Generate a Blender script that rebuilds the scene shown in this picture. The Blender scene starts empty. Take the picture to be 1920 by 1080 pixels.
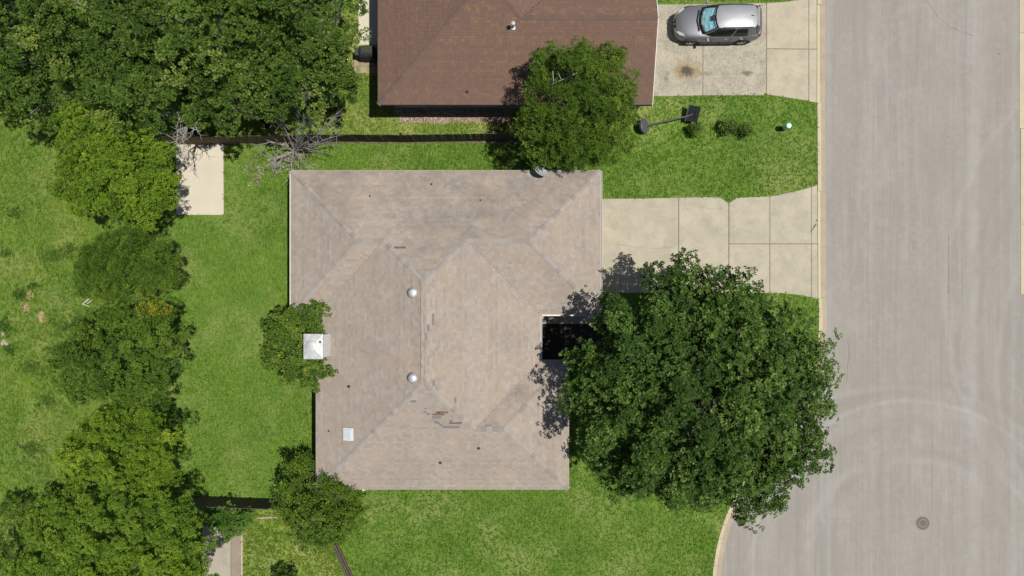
import bpy, bmesh, math, random
import numpy as np
from mathutils import Matrix, Vector

# ------------------------------------------------------------------ camera, sky, sun, exposure
S = bpy.context.scene
COL = S.collection
H = 36.6                       # drone height above the lawn, metres
FPX = 1280.0                   # focal length in photo pixels (24 mm on 36 mm, 1920 px wide)
cam = bpy.data.cameras.new("camera")
cam.lens = 24.0; cam.sensor_width = 36.0; cam.sensor_fit = 'HORIZONTAL'
cam.clip_start = 0.5; cam.clip_end = 2000.0
camo = bpy.data.objects.new("camera", cam); COL.objects.link(camo)
camo.location = (0, 0, H); camo.rotation_euler = (0, 0, 0)
S.camera = camo

SUN_EL, SUN_AZ = math.radians(69.5), math.radians(-2.0)      # azimuth from +X (photo right), counter-clockwise
SUN_DIR = Vector((math.cos(SUN_EL)*math.cos(SUN_AZ), math.cos(SUN_EL)*math.sin(SUN_AZ), math.sin(SUN_EL)))
W = bpy.data.worlds.new("World"); S.world = W; W.use_nodes = True
wn = W.node_tree; wn.nodes.clear()
sky = wn.nodes.new('ShaderNodeTexSky'); sky.sky_type = 'NISHITA'; sky.sun_disc = False
sky.sun_elevation = SUN_EL; sky.sun_rotation = math.radians(90.0) - SUN_AZ
bg = wn.nodes.new('ShaderNodeBackground'); bg.inputs['Strength'].default_value = 0.055
wo = wn.nodes.new('ShaderNodeOutputWorld')
wn.links.new(sky.outputs[0], bg.inputs['Color']); wn.links.new(bg.outputs[0], wo.inputs['Surface'])
sun = bpy.data.lights.new("sun", 'SUN'); sun.energy = 4.3; sun.angle = math.radians(0.5); sun.color = (1.0, 0.955, 0.88)
suno = bpy.data.objects.new("sun", sun); COL.objects.link(suno)
suno.location = (20, 0, 50); suno.rotation_euler = SUN_DIR.to_track_quat('Z', 'Y').to_euler()
S.view_settings.view_transform = 'Standard'; S.view_settings.look = 'None'
S.view_settings.exposure = 0.43; S.view_settings.gamma = 1.0; S.view_settings.use_curve_mapping = False

rng = np.random.default_rng(7)
random.seed(7)

# ------------------------------------------------------------------ helpers
def P(px, py, z=0.0):
    """photo pixel + real height -> world position"""
    k = (H - z) / FPX
    return ((px - 960.0) * k, (540.0 - py) * k, z)
def PX(px, z=0.0): return (px - 960.0) * (H - z) / FPX
def PY(py, z=0.0): return (540.0 - py) * (H - z) / FPX

WM = {}                        # world matrix of every object built here
def link(o, parent=None, basis=None):
    COL.objects.link(o)
    b = basis if basis is not None else Matrix.Identity(4)
    o.matrix_basis = b
    if parent is not None:
        o.parent = parent
        o.matrix_parent_inverse = WM[parent.name].inverted()
    WM[o.name] = b
    return o
def tag(o, label=None, cat=None, group=None, kind=None):
    if label: o['label'] = label
    if cat: o['category'] = cat
    if group: o['group'] = group
    if kind: o['kind'] = kind
    return o
def root(name, loc, label, cat, group=None):
    o = bpy.data.objects.new(name, None); o.empty_display_size = 0.3
    link(o, None, Matrix.Translation(loc))
    return tag(o, label, cat, group)

def mesh_np(name, verts, faces, mat, tint=None, smooth=False):
    """verts (N,3), faces (M,k) arrays"""
    me = bpy.data.meshes.new(name)
    v = np.ascontiguousarray(verts, dtype=np.float32); f = np.ascontiguousarray(faces, dtype=np.int32)
    me.vertices.add(len(v)); me.vertices.foreach_set('co', v.ravel())
    k = f.shape[1]
    me.loops.add(f.size); me.loops.foreach_set('vertex_index', f.ravel())
    me.polygons.add(len(f)); me.polygons.foreach_set('loop_start', np.arange(0, f.size, k, dtype=np.int32))
    try: me.polygons.foreach_set('loop_total', np.full(len(f), k, dtype=np.int32))
    except Exception: pass
    if mat: me.materials.append(mat)
    me.update(calc_edges=True)
    me.polygons.foreach_set('use_smooth', np.full(len(f), smooth, dtype=bool))
    if tint is not None:
        a = me.attributes.new('tint', 'FLOAT', 'FACE'); a.data.foreach_set('value', np.asarray(tint, dtype=np.float32))
    return me

class MB:
    """collects shapes, builds one mesh object"""
    def __init__(self): self.v = []; self.f = []
    def add(self, vs, fs):
        n = len(self.v); self.v += [tuple(p) for p in vs]; self.f += [tuple(i + n for i in f) for f in fs]; return self
    def box(self, a, b):
        (x0, y0, z0), (x1, y1, z1) = a, b
        return self.add([(x0,y0,z0),(x1,y0,z0),(x1,y1,z0),(x0,y1,z0),(x0,y0,z1),(x1,y0,z1),(x1,y1,z1),(x0,y1,z1)],
                        [(0,3,2,1),(4,5,6,7),(0,1,5,4),(1,2,6,5),(2,3,7,6),(3,0,4,7)])
    def obox(self, m, sx, sy, sz):
        vs = [m @ Vector((x*sx/2, y*sy/2, z*sz/2)) for z in (-1,1) for x, y in ((-1,-1),(1,-1),(1,1),(-1,1))]
        return self.add(vs, [(0,3,2,1),(4,5,6,7),(0,1,5,4),(1,2,6,5),(2,3,7,6),(3,0,4,7)])
    def prism(self, poly, z0, z1):
        """poly: plan points; z1 may be a function of x,y"""
        n = len(poly)
        ar = sum(poly[i][0]*poly[(i+1)%n][1] - poly[(i+1)%n][0]*poly[i][1] for i in range(n))
        if ar < 0: poly = poly[::-1]
        top = [(p[0], p[1], z1(p[0], p[1]) if callable(z1) else z1) for p in poly]
        bot = [(p[0], p[1], z0) for p in poly]
        return self.add(bot + top, [tuple(range(n-1, -1, -1)), tuple(range(n, 2*n))] +
                        [(i, (i+1) % n, n + (i+1) % n, n + i) for i in range(n)])
    def tube(self, pts, rad, n=8, cap=True):
        pts = [Vector(p) for p in pts]
        if not hasattr(rad, '__len__'): rad = [rad]*len(pts)
        vs = []; fs = []
        for i, p in enumerate(pts):
            t = (pts[min(i+1, len(pts)-1)] - pts[max(i-1, 0)])
            t = t.normalized() if t.length > 1e-9 else Vector((0,0,1))
            a = t.cross(Vector((0,0,1)))
            if a.length < 1e-3: a = t.cross(Vector((1,0,0)))
            a.normalize(); b = t.cross(a)
            for k in range(n):
                w = 2*math.pi*k/n
                vs.append(p + (a*math.cos(w) + b*math.sin(w))*rad[i])
        for i in range(len(pts)-1):
            for k in range(n):
                fs.append((i*n+k, i*n+(k+1)%n, (i+1)*n+(k+1)%n, (i+1)*n+k))
        if cap:
            fs.append(tuple(range(n-1,-1,-1))); fs.append(tuple((len(pts)-1)*n+k for k in range(n)))
        return self.add(vs, fs)
    def lathe(self, c, prof, n=24, axis=None):
        """prof: (r, h) list; axis matrix optional"""
        m = axis if axis is not None else Matrix.Translation(c)
        vs = []; fs = []
        for r, h in prof:
            for k in range(n):
                w = 2*math.pi*k/n
                vs.append(m @ Vector((r*math.cos(w), r*math.sin(w), h)))
        for i in range(len(prof)-1):
            for k in range(n):
                fs.append((i*n+k, i*n+(k+1)%n, (i+1)*n+(k+1)%n, (i+1)*n+k))
        fs.append(tuple(range(n-1,-1,-1))); fs.append(tuple((len(prof)-1)*n+k for k in range(n)))
        return self.add(vs, fs)
    def build(self, name, mat, parent=None, smooth=False, bevel=0, subsurf=0):
        me = bpy.data.meshes.new(name); me.from_pydata(self.v, [], self.f)
        if smooth: me.polygons.foreach_set('use_smooth', [True]*len(me.polygons))
        if mat: me.materials.append(mat)
        me.update()
        o = link(bpy.data.objects.new(name, me), parent)
        if bevel:
            md = o.modifiers.new('bevel', 'BEVEL'); md.width = bevel; md.segments = 2; md.limit_method = 'ANGLE'
        if subsurf:
            md = o.modifiers.new('sub', 'SUBSURF'); md.levels = subsurf; md.render_levels = subsurf
        return o

# ------------------------------------------------------------------ materials
class G:
    def __init__(self, name):
        self.m = bpy.data.materials.new(name); self.m.use_nodes = True
        self.t = self.m.node_tree; self.t.nodes.clear()
        self.out = self.t.nodes.new('ShaderNodeOutputMaterial')
        self._oc = None
    def n(self, typ, **kw):
        nd = self.t.nodes.new(typ)
        for k, v in kw.items(): setattr(nd, k, v)
        return nd
    def l(self, a, b): self.t.links.new(a, b)
    def put(self, sock, v):
        if hasattr(v, 'is_output') or isinstance(v, bpy.types.NodeSocket): self.l(v, sock)
        else:
            if isinstance(v, (tuple, list)) and len(v) == 3 and sock.type == 'RGBA': v = (*v, 1)
            sock.default_value = v
    @property
    def oc(self):
        if self._oc is None: self._oc = self.n('ShaderNodeTexCoord').outputs['Object']
        return self._oc
    def map(self, scale=(1,1,1), rot=(0,0,0), loc=(0,0,0), vec=None):
        m = self.n('ShaderNodeMapping'); self.l(vec or self.oc, m.inputs['Vector'])
        m.inputs['Scale'].default_value = scale; m.inputs['Rotation'].default_value = rot; m.inputs['Location'].default_value = loc
        return m.outputs[0]
    def noise(self, scale, detail=4, rough=0.55, vec=None, dist=0.0):
        t = self.n('ShaderNodeTexNoise'); self.l(vec or self.oc, t.inputs['Vector'])
        t.inputs['Scale'].default_value = scale; t.inputs['Detail'].default_value = detail
        t.inputs['Roughness'].default_value = rough; t.inputs['Distortion'].default_value = dist
        return t.outputs['Fac']
    def voro(self, scale, vec=None, feature='F1', out='Distance'):
        t = self.n('ShaderNodeTexVoronoi', feature=feature); self.l(vec or self.oc, t.inputs['Vector'])
        t.inputs['Scale'].default_value = scale
        return t.outputs[out]
    def math(self, op, a, b=0.0, c=0.0, clamp=False):
        t = self.n('ShaderNodeMath', operation=op); t.use_clamp = clamp
        self.put(t.inputs[0], a); self.put(t.inputs[1], b)
        if len(t.inputs) > 2: self.put(t.inputs[2], c)
        return t.outputs[0]
    def ramp(self, fac, stops, interp='LINEAR'):
        t = self.n('ShaderNodeValToRGB'); cr = t.color_ramp; cr.interpolation = interp
        while len(cr.elements) < len(stops): cr.elements.new(0.5)
        for e, (p, c) in zip(cr.elements, stops):
            e.position = p; e.color = (c, c, c, 1) if not hasattr(c, '__len__') else (*c, 1)
        self.put(t.inputs[0], fac)
        return t.outputs[0]
    def mix(self, fac, a, b, blend='MIX'):
        t = self.n('ShaderNodeMix', data_type='RGBA', blend_type=blend)
        self.put(t.inputs[0], fac); self.put(t.inputs[6], a); self.put(t.inputs[7], b)
        return t.outputs[2]
    def xyz(self):
        s = self.n('ShaderNodeSeparateXYZ'); self.l(self.oc, s.inputs[0]); return s.outputs
    def attr(self, name):
        return self.n('ShaderNodeAttribute', attribute_name=name).outputs['Fac']
    def orand(self):
        return self.n('ShaderNodeObjectInfo').outputs['Random']
    def dist(self, cx, cy, sx=1.0, sy=1.0):
        """distance in plan from a point (elliptic)"""
        x, y, z = self.xyz()
        dx = self.math('MULTIPLY', self.math('SUBTRACT', x, cx), 1.0/sx)
        dy = self.math('MULTIPLY', self.math('SUBTRACT', y, cy), 1.0/sy)
        return self.math('SQRT', self.math('ADD', self.math('MULTIPLY', dx, dx), self.math('MULTIPLY', dy, dy)))
    def bump(self, h, strength=0.3, dist=0.02):
        b = self.n('ShaderNodeBump'); b.inputs['Strength'].default_value = strength; b.inputs['Distance'].default_value = dist
        self.l(h, b.inputs['Height']); return b.outputs[0]
    def finish(self, color, rough=0.85, metal=0.0, spec=0.35, normal=None, **kw):
        b = self.n('ShaderNodeBsdfPrincipled')
        self.put(b.inputs['Base Color'], color); self.put(b.inputs['Roughness'], rough); self.put(b.inputs['Metallic'], metal)
        b.inputs['Specular IOR Level'].default_value = spec
        for k, v in kw.items(): self.put(b.inputs[k.replace('_', ' ')], v)
        if normal is not None: self.l(normal, b.inputs['Normal'])
        self.l(b.outputs[0], self.out.inputs['Surface'])
        return self.m

def simple(name, col, rough=0.6, metal=0.0, var=0.12, scale=6.0, spec=0.4, **kw):
    g = G(name)
    nz = g.noise(scale, 5, 0.6)
    c = g.mix(g.ramp(nz, [(0.3, 0.0), (0.75, 1.0)]), tuple(x*(1-var) for x in col), tuple(min(1, x*(1+var)) for x in col))
    return g.finish(c, rough, metal, spec, **kw)

def lawn_mat(name, dark, mid, light, dry, dryamt, rot=0.0, bare=0.0):
    g = G(name)
    big = g.noise(0.22, 3, 0.55); med = g.noise(1.1, 4, 0.6)
    s1 = g.noise(1.0, 3, 0.6, g.map((16, 3.2, 1), (0, 0, rot+0.75))); s2 = g.noise(1.0, 3, 0.6, g.map((14, 3.0, 1), (0, 0, rot-0.8), (5, 3, 0)))
    fine = g.noise(14.0, 4, 0.7)
    streak = g.math('MULTIPLY_ADD', s1, 0.5, g.math('MULTIPLY', s2, 0.5))
    c = g.ramp(g.math('MULTIPLY_ADD', med, 0.5, g.math('MULTIPLY', big, 0.5)), [(0.33, dark), (0.5, mid), (0.68, light)])
    c = g.mix(g.ramp(streak, [(0.42, 0.0), (0.62, 0.55)]), c, dry)
    c = g.mix(g.ramp(streak, [(0.36, 0.6), (0.48, 0.0)]), c, tuple(x*0.45 for x in dark))
    c = g.mix(g.ramp(fine, [(0.35, 0.55), (0.55, 0.0)]), c, tuple(x*0.4 for x in dark))
    dn = g.noise(0.33, 4, 0.65, g.map((1, 1, 1), (0, 0, 0), (11, 4, 0)))
    c = g.mix(g.math('MULTIPLY', g.ramp(dn, [(0.48, 0.0), (0.68, 1.0)]), dryamt), c, dry)
    if bare:
        bn = g.noise(0.7, 5, 0.7, g.map((1, 1, 1), (0, 0, 0), (31, 14, 0)))
        c = g.mix(g.math('MULTIPLY', g.ramp(bn, [(0.62, 0.0), (0.74, 1.0)]), bare), c, (0.30, 0.24, 0.13))
    nrm = g.bump(g.math('ADD', fine, streak), 0.55, 0.04)
    return g.finish(c, 0.95, 0, 0.15, nrm)

M = {}
M['lawn'] = lawn_mat('lawn', (0.040, 0.098, 0.008), (0.075, 0.150, 0.013), (0.112, 0.190, 0.022), (0.175, 0.200, 0.062), 0.7)
M['field'] = lawn_mat('field_grass', (0.038, 0.100, 0.010), (0.078, 0.155, 0.016), (0.125, 0.200, 0.022), (0.18, 0.20, 0.06), 0.8, 0.4, 0.5)
M['weedy'] = lawn_mat('weedy_grass', (0.050, 0.115, 0.010), (0.100, 0.185, 0.018), (0.170, 0.240, 0.030), (0.27, 0.25, 0.10), 0.8, 0.3, 0.7)
M['terrain'] = lawn_mat('terrain_grass', (0.04, 0.09, 0.015), (0.07, 0.13, 0.02), (0.10, 0.16, 0.03), (0.16, 0.17, 0.06), 0.6)

def concrete(name, base, mott=0.16, dark=0.0, speck=0.0, stains=()):
    g = G(name)
    n1 = g.noise(0.9, 6, 0.62); n2 = g.noise(5.0, 5, 0.65, g.map((1, 2.2, 1))); n3 = g.noise(60, 2, 0.6)
    c = g.mix(g.ramp(n1, [(0.3, 0.0), (0.7, 1.0)]), tuple(x*(1-mott) for x in base), tuple(x*(1+mott*0.55) for x in base))
    c = g.mix(g.ramp(n2, [(0.5, 0.0), (0.72, 0.35)]), c, tuple(x*0.8 for x in base))
    c = g.mix(g.ramp(n3, [(0.35, 0.25), (0.6, 0.0)]), c, tuple(x*0.7 for x in base))
    c = g.mix(g.math('MULTIPLY', g.orand(), 0.16), c, tuple(x*f for x, f in zip(base, (0.82, 0.8, 0.76))))
    if dark:
        nd = g.noise(1.4, 7, 0.72, g.map((1, 1, 1), (0, 0, 0.3), (3, 9, 0)))
        c = g.mix(g.math('MULTIPLY', g.ramp(nd, [(0.46, 0.0), (0.66, 1.0)]), dark), c, tuple(x*f for x, f in zip(base, (0.55, 0.56, 0.6))))
    if speck:
        ns = g.noise(11, 6, 0.8); 
        c = g.mix(g.math('MULTIPLY', g.ramp(ns, [(0.52, 0.0), (0.62, 1.0)]), speck), c, tuple(x*0.42 for x in base))
    for (cx, cy, sx, sy, col, amt, e0, e1) in stains:
        d = g.math('ADD', g.dist(cx, cy, sx, sy), g.math('MULTIPLY', g.math('SUBTRACT', g.noise(2.6, 6, 0.7, g.map((1,1,1), (0,0,0), (cx, cy, 0))), 0.5), 1.7))
        c = g.mix(g.math('MULTIPLY', g.ramp(g.math('ADD', d, g.math('MULTIPLY', g.math('SUBTRACT', g.noise(9, 6, 0.8), 0.5), 1.3)), [(e0, 1.0), (e1, 0.0)]), amt), c, col)
    return g.finish(c, 0.9, 0, 0.25, g.bump(g.math('ADD', n3, n2), 0.25, 0.01))

M['drive'] = concrete('drive_concrete', (0.362, 0.330, 0.252), 0.14, 0.40, 0.15)
o1 = P(1287, 132); o2 = P(1398, 137); o3 = P(1250, 148); o4 = P(1310, 135)
M['drive2'] = concrete('old_drive_concrete', (0.345, 0.315, 0.245), 0.16, 0.75, 0.8, [
    (o1[0], o1[1], 0.95, 0.60, (0.22, 0.16, 0.075), 0.75, 0.5, 1.0), (o1[0], o1[1]-0.05, 0.5, 0.36, (0.050, 0.045, 0.04), 0.9, 0.4, 0.95),
    (o2[0], o2[1], 0.7, 0.26, (0.09, 0.07, 0.05), 0.8, 0.15, 0.75), (o3[0], o3[1], 0.28, 0.6, (0.11, 0.10, 0.09), 0.65, 0.2, 0.7),
    (o4[0]+0.4, o4[1]-0.1, 0.9, 0.3, (0.12, 0.09, 0.06), 0.6, 0.05, 0.6)])
M['apron2'] = concrete('apron_concrete', (0.375, 0.333, 0.250), 0.14, 0.45)
M['kerb'] = concrete('kerb_concrete', (0.41, 0.355, 0.255), 0.12)
M['gutter_pan'] = concrete('gutter_pan_concrete', (0.325, 0.272, 0.192), 0.12, 0.35)
M['patio'] = concrete('patio_concrete', (0.46, 0.42, 0.335), 0.08)
M['walk'] = concrete('walk_concrete', (0.31, 0.28, 0.225), 0.14, 0.3)
M['path_tan'] = concrete('path_tan', (0.235, 0.195, 0.150), 0.15, 0.3)
M['joint'] = simple('joint_sand', (0.17, 0.14, 0.10), 0.95, 0, 0.3, 9)
M['crack'] = simple('crack_dirt', (0.10, 0.085, 0.06), 0.95)
M['soil'] = simple('soil', (0.115, 0.085, 0.055), 0.95, 0, 0.4, 5)
M['mulch'] = simple('mulch', (0.26, 0.19, 0.13), 0.95, 0, 0.45, 8)

def road_mat():
    g = G('road_concrete')
    base = (0.246, 0.231, 0.207)
    n1 = g.noise(0.35, 5, 0.6); n2 = g.noise(1.0, 5, 0.6, g.map((2.2, 0.10, 1))); n2b = g.noise(1.0, 4, 0.6, g.map((6.5, 0.16, 1), (0, 0, 0), (7, 0, 0)))
    n3 = g.noise(38, 3, 0.65); n4 = g.noise(3.2, 6, 0.7)
    c = g.mix(g.ramp(n1, [(0.3, 0), (0.7, 1)]), tuple(x*0.90 for x in base), tuple(x*1.08 for x in base))
    c = g.mix(g.ramp(n2, [(0.42, 0), (0.62, 0.85)]), c, tuple(x*f for x, f in zip(base, (0.80, 0.80, 0.82))))
    c = g.mix(g.ramp(n2b, [(0.48, 0), (0.68, 0.7)]), c, tuple(x*1.16 for x in base))
    c = g.mix(g.ramp(n4, [(0.48, 0), (0.66, 0.6)]), c, tuple(x*1.15 for x in base))
    c = g.mix(g.ramp(n4, [(0.34, 0.55), (0.48, 0.0)]), c, tuple(x*0.86 for x in base))
    c = g.mix(g.ramp(n3, [(0.36, 0.3), (0.58, 0)]), c, tuple(x*0.66 for x in base))
    n5 = g.noise(0.55, 8, 0.72, g.map((1, 0.45, 1), (0, 0, 0.15), (4, 2, 0))); n6 = g.noise(16, 6, 0.75)
    c = g.mix(g.ramp(n5, [(0.42, 0.0), (0.68, 0.6)]), c, tuple(x*f for x, f in zip(base, (0.82, 0.80, 0.76))))
    c = g.mix(g.ramp(n5, [(0.30, 0.5), (0.46, 0.0)]), c, tuple(x*1.13 for x in base))
    c = g.mix(g.ramp(n6, [(0.40, 0.65), (0.54, 0.0)]), c, tuple(x*0.78 for x in base))
    x, y, z = g.xyz()
    wob = g.math('MULTIPLY', g.math('SUBTRACT', g.noise(0.25, 3, 0.5), 0.5), 0.9)
    brk = g.ramp(g.noise(0.6, 5, 0.7, g.map((1,1,1), (0,0,0), (3, 8, 0))), [(0.36, 0.1), (0.6, 1.0)])
    def ring(px, py, R, w, amt, col, wb=1.0):
        nonlocal c
        q = P(px, py)
        d = g.math('SUBTRACT', g.math('ADD', g.dist(q[0], q[1]), g.math('MULTIPLY', wob, wb)), R)
        f = g.ramp(g.math('DIVIDE', g.math('ABSOLUTE', d), w), [(0.0, 1.0), (1.0, 0.0)], 'EASE')
        c = g.mix(g.math('MULTIPLY', g.math('MULTIPLY', f, brk), amt), c, col)
    lt = (0.284, 0.274, 0.256); dk = (0.186, 0.172, 0.152)
    ring(1710, 1049, 8.5, 0.22, 0.55, lt, 0.5); ring(1710, 1049, 7.8, 0.8, 0.3, lt, 0.8); ring(1705, 1055, 5.6, 0.5, 0.4, lt, 0.9)
    ring(1720, 1010, 4.6, 0.5, 0.45, dk); ring(1725, 1060, 9.6, 0.6, 0.45, dk); ring(1735, 1030, 7.0, 0.5, 0.5, dk, 1.3); ring(1690, 1100, 10.7, 0.3, 0.3, lt, 0.8)
    ring(2330, 560, 15.9, 0.30, 0.38, lt, 0.8); ring(2330, 590, 14.6, 0.25, 0.5, dk, 0.8); ring(2290, 620, 12.9, 0.3, 0.55, dk, 0.8); ring(2290, 700, 12.0, 0.28, 0.35, lt, 0.6)
    ring(1100, 700, 16.8, 0.3, 0.3, dk, 1.2)
    def vline(px, w, amt, col):
        nonlocal c
        d = g.math('ABSOLUTE', g.math('SUBTRACT', g.math('ADD', x, g.math('MULTIPLY', wob, 0.12)), PX(px)))
        f = g.ramp(g.math('DIVIDE', d, w), [(0.0, 1.0), (1.0, 0.0)], 'EASE')
        c = g.mix(g.math('MULTIPLY', g.math('MULTIPLY', f, brk), amt), c, col)
    vline(1672, 0.045, 0.7, dk); vline(1782, 0.04, 0.5, dk); vline(1556, 0.25, 0.45, (0.25, 0.25, 0.25)); vline(1828, 0.55, 0.5, lt); vline(1635, 0.03, 0.6, lt)
    vline(1890, 0.35, 0.45, dk); vline(1905, 0.2, 0.4, (0.25, 0.255, 0.255)); vline(1862, 0.5, 0.45, (0.225, 0.195, 0.158))
    sp = g.voro(0.42); c = g.mix(g.math('MULTIPLY', g.ramp(sp, [(0.014, 1.0), (0.026, 0.0)]), 0.85), c, (0.10, 0.09, 0.085))
    return g.finish(c, 0.88, 0, 0.3, g.bump(n3, 0.2, 0.006))
M['road'] = road_mat()

def shingle_mat(name, stops, src, stain=None, rusty=None):
    g = G(name)
    t = g.attr('tint') if src == 'attr' else g.orand()
    c = g.ramp(t, stops)
    n1 = g.noise(45, 3, 0.7)
    c = g.mix(g.ramp(n1, [(0.3, 0.3), (0.6, 0.0)]), c, tuple(x*0.6 for x in stops[0][1]))
    if stain:
        tc = g.n('ShaderNodeNewGeometry').outputs['Position']
        a = g.noise(0.45, 6, 0.66, g.map((1, 1, 1), (0, 0, 0), (2, 5, 0), tc)); b = g.noise(2.2, 5, 0.7, g.map((1, 1, 1), (0, 0, 0), (0, 0, 0), tc))
        sx = g.n('ShaderNodeSeparateXYZ'); g.l(tc, sx.inputs[0])
        nz = g.n('ShaderNodeNewGeometry').outputs['Normal']; sn = g.n('ShaderNodeSeparateXYZ'); g.l(nz, sn.inputs[0])
        northness = g.ramp(sn.outputs[1], [(0.12, 0.0), (0.30, 1.0)])      # algae grows on the slope turned away from the weather side
        f = g.math('MULTIPLY', g.ramp(g.math('MULTIPLY_ADD', b, 0.35, g.math('MULTIPLY', a, 0.65)), [(0.42, 0.0), (0.62, 1.0)]), g.math('MULTIPLY_ADD', northness, 0.60, 0.34))
        c = g.mix(f, c, stain)
        cc = g.noise(0.8, 5, 0.7, g.map((1, 1, 1), (0, 0, 0), (20, 3, 0), tc))
        c = g.mix(g.math('MULTIPLY', g.ramp(cc, [(0.46, 0.0), (0.66, 1.0)]), 0.38), c, rusty)
    return g.finish(c, 0.95, 0, 0.2, g.bump(n1, 0.3, 0.004))
TAN = [(0.0, (0.236, 0.199, 0.167)), (0.3, (0.268, 0.228, 0.193)), (0.65, (0.290, 0.250, 0.214)), (1.0, (0.318, 0.280, 0.244))]
BRN = [(0.0, (0.116, 0.075, 0.059)), (0.5, (0.129, 0.082, 0.062)), (0.85, (0.146, 0.091, 0.062)), (1.0, (0.166, 0.103, 0.062))]
st, ru = (0.142, 0.129, 0.116), (0.290, 0.226, 0.160)
M['tan_s'] = shingle_mat('tan_shingle', TAN, 'attr', st, ru); M['tan_o'] = shingle_mat('tan_shingle_single', TAN, 'obj', st, ru)
M['brn_s'] = shingle_mat('brown_shingle', BRN, 'attr'); M['brn_o'] = shingle_mat('brown_shingle_single', BRN, 'obj')
CAPT = [(0.0, (0.205, 0.184, 0.163)), (0.4, (0.252, 0.223, 0.197)), (0.8, (0.282, 0.252, 0.225)), (1.0, (0.235, 0.228, 0.220))]
CAPB = [(0.0, (0.105, 0.072, 0.058)), (1.0, (0.128, 0.085, 0.066))]
M['tan_cap'] = shingle_mat('tan_ridge_cap', CAPT, 'obj'); M['brn_cap'] = shingle_mat('brown_ridge_cap', CAPB, 'obj')
M['grey_patch'] = simple('grey_patch_shingle', (0.145, 0.140, 0.138), 0.95, 0, 0.2, 30); M['brown_patch'] = simple('brown_patch_shingle', (0.135, 0.085, 0.066), 0.95, 0, 0.2, 30)
M['felt'] = simple('roof_deck_tan', (0.20, 0.172, 0.148), 0.95, 0, 0.2, 4); M['felt_b'] = simple('roof_deck_brown', (0.055, 0.035, 0.03), 0.95, 0, 0.2, 4)
M['white'] = simple('white_paint', (0.54, 0.525, 0.495), 0.5, 0, 0.06); M['soffit'] = simple('soffit', (0.5, 0.47, 0.42), 0.8)
M['fascia'] = simple('tan_trim', (0.30, 0.26, 0.215), 0.7)
M['dark_paint'] = simple('dark_paint', (0.06, 0.055, 0.05), 0.6)
M['metal'] = simple('galvanised', (0.55, 0.56, 0.57), 0.42, 0.6, 0.25, 9); M['metal_mat'] = simple('dull_metal', (0.40, 0.405, 0.40), 0.55, 0.35, 0.2, 6)
M['siding'] = simple('pale_siding', (0.60, 0.60, 0.59), 0.6, 0, 0.05, 4); M['rust'] = simple('rust', (0.20, 0.08, 0.035), 0.9, 0, 0.3, 12)
M['black'] = simple('black_plastic', (0.010, 0.011, 0.012), 0.55, 0, 0.2, 6, 0.25); M['black_rough'] = simple('black_cover', (0.030, 0.030, 0.033), 0.75, 0, 0.25, 5)
M['grey_plastic'] = simple('charcoal_plastic', (0.060, 0.060, 0.068), 0.55, 0, 0.3, 22)
M['dish'] = simple('dish_grey', (0.36, 0.385, 0.39), 0.45, 0.2, 0.12, 14)
M['sky_dome'] = simple('skylight_acrylic', (0.42, 0.475, 0.50), 0.25, 0, 0.05, 3); M['iron'] = simple('cast_iron', (0.125, 0.102, 0.088), 0.75, 0.3, 0.3, 18)
M['iron_pale'] = simple('worn_iron', (0.200, 0.180, 0.160), 0.8, 0.0, 0.3, 16)
M['mint'] = simple('mint_plastic', (0.42, 0.70, 0.56), 0.5, 0, 0.06); M['shade_green'] = simple('shade_green_plastic', (0.02, 0.07, 0.05), 0.5)  # the dark green has the pedestal's shaded side put into its colour
M['teal'] = simple('teal_plastic', (0.20, 0.42, 0.44), 0.4)
def brick_mat(name, c1, c2):
    g = G(name); t = g.n('ShaderNodeTexBrick'); 
    sx = g.xyz(); cb = g.n('ShaderNodeCombineXYZ'); g.l(g.math('ADD', sx[0], sx[1]), cb.inputs[0]); g.l(sx[2], cb.inputs[1]); g.l(cb.outputs[0], t.inputs['Vector'])
    t.inputs['Color1'].default_value = (*c1, 1); t.inputs['Color2'].default_value = (*c2, 1); t.inputs['Mortar'].default_value = (0.35, 0.33, 0.3, 1)
    t.inputs['Scale'].default_value = 1.0; t.inputs['Brick Width'].default_value = 0.21; t.inputs['Row Height'].default_value = 0.075; t.inputs['Mortar Size'].default_value = 0.006
    return g.finish(t.outputs['Color'], 0.9)
M['brick'] = brick_mat('tan_brick', (0.30, 0.21, 0.15), (0.36, 0.27, 0.20)); M['wall2'] = simple('grey_wall', (0.20, 0.20, 0.215), 0.85, 0, 0.1, 3)
M['pane'] = simple('window_pane', (0.02, 0.025, 0.03), 0.08, 0, 0.1)
def wood_mat(name, col):
    g = G(name); nz = g.noise(6, 5, 0.65, g.map((6, 6, 0.6))); r = g.orand()
    c = g.mix(g.ramp(nz, [(0.3, 0.0), (0.7, 1.0)]), tuple(x*0.6 for x in col), tuple(x*1.25 for x in col))
    c = g.mix(g.math('MULTIPLY', r, 0.5), c, tuple(x*f for x, f in zip(col, (0.6, 0.62, 0.66))))
    return g.finish(c, 0.9)
M['fence'] = wood_mat('fence_wood', (0.205, 0.140, 0.085)); M['fence_shade'] = wood_mat('shaded_fence_wood', (0.12, 0.095, 0.07))  # second wood holds the darkness of shaded fence faces in its colour
M['bark'] = wood_mat('bark', (0.115, 0.095, 0.075)); M['dead'] = wood_mat('dead_wood', (0.31, 0.295, 0.275))
M['paver'] = concrete('paver', (0.30, 0.235, 0.165), 0.2, 0.3)

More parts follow.
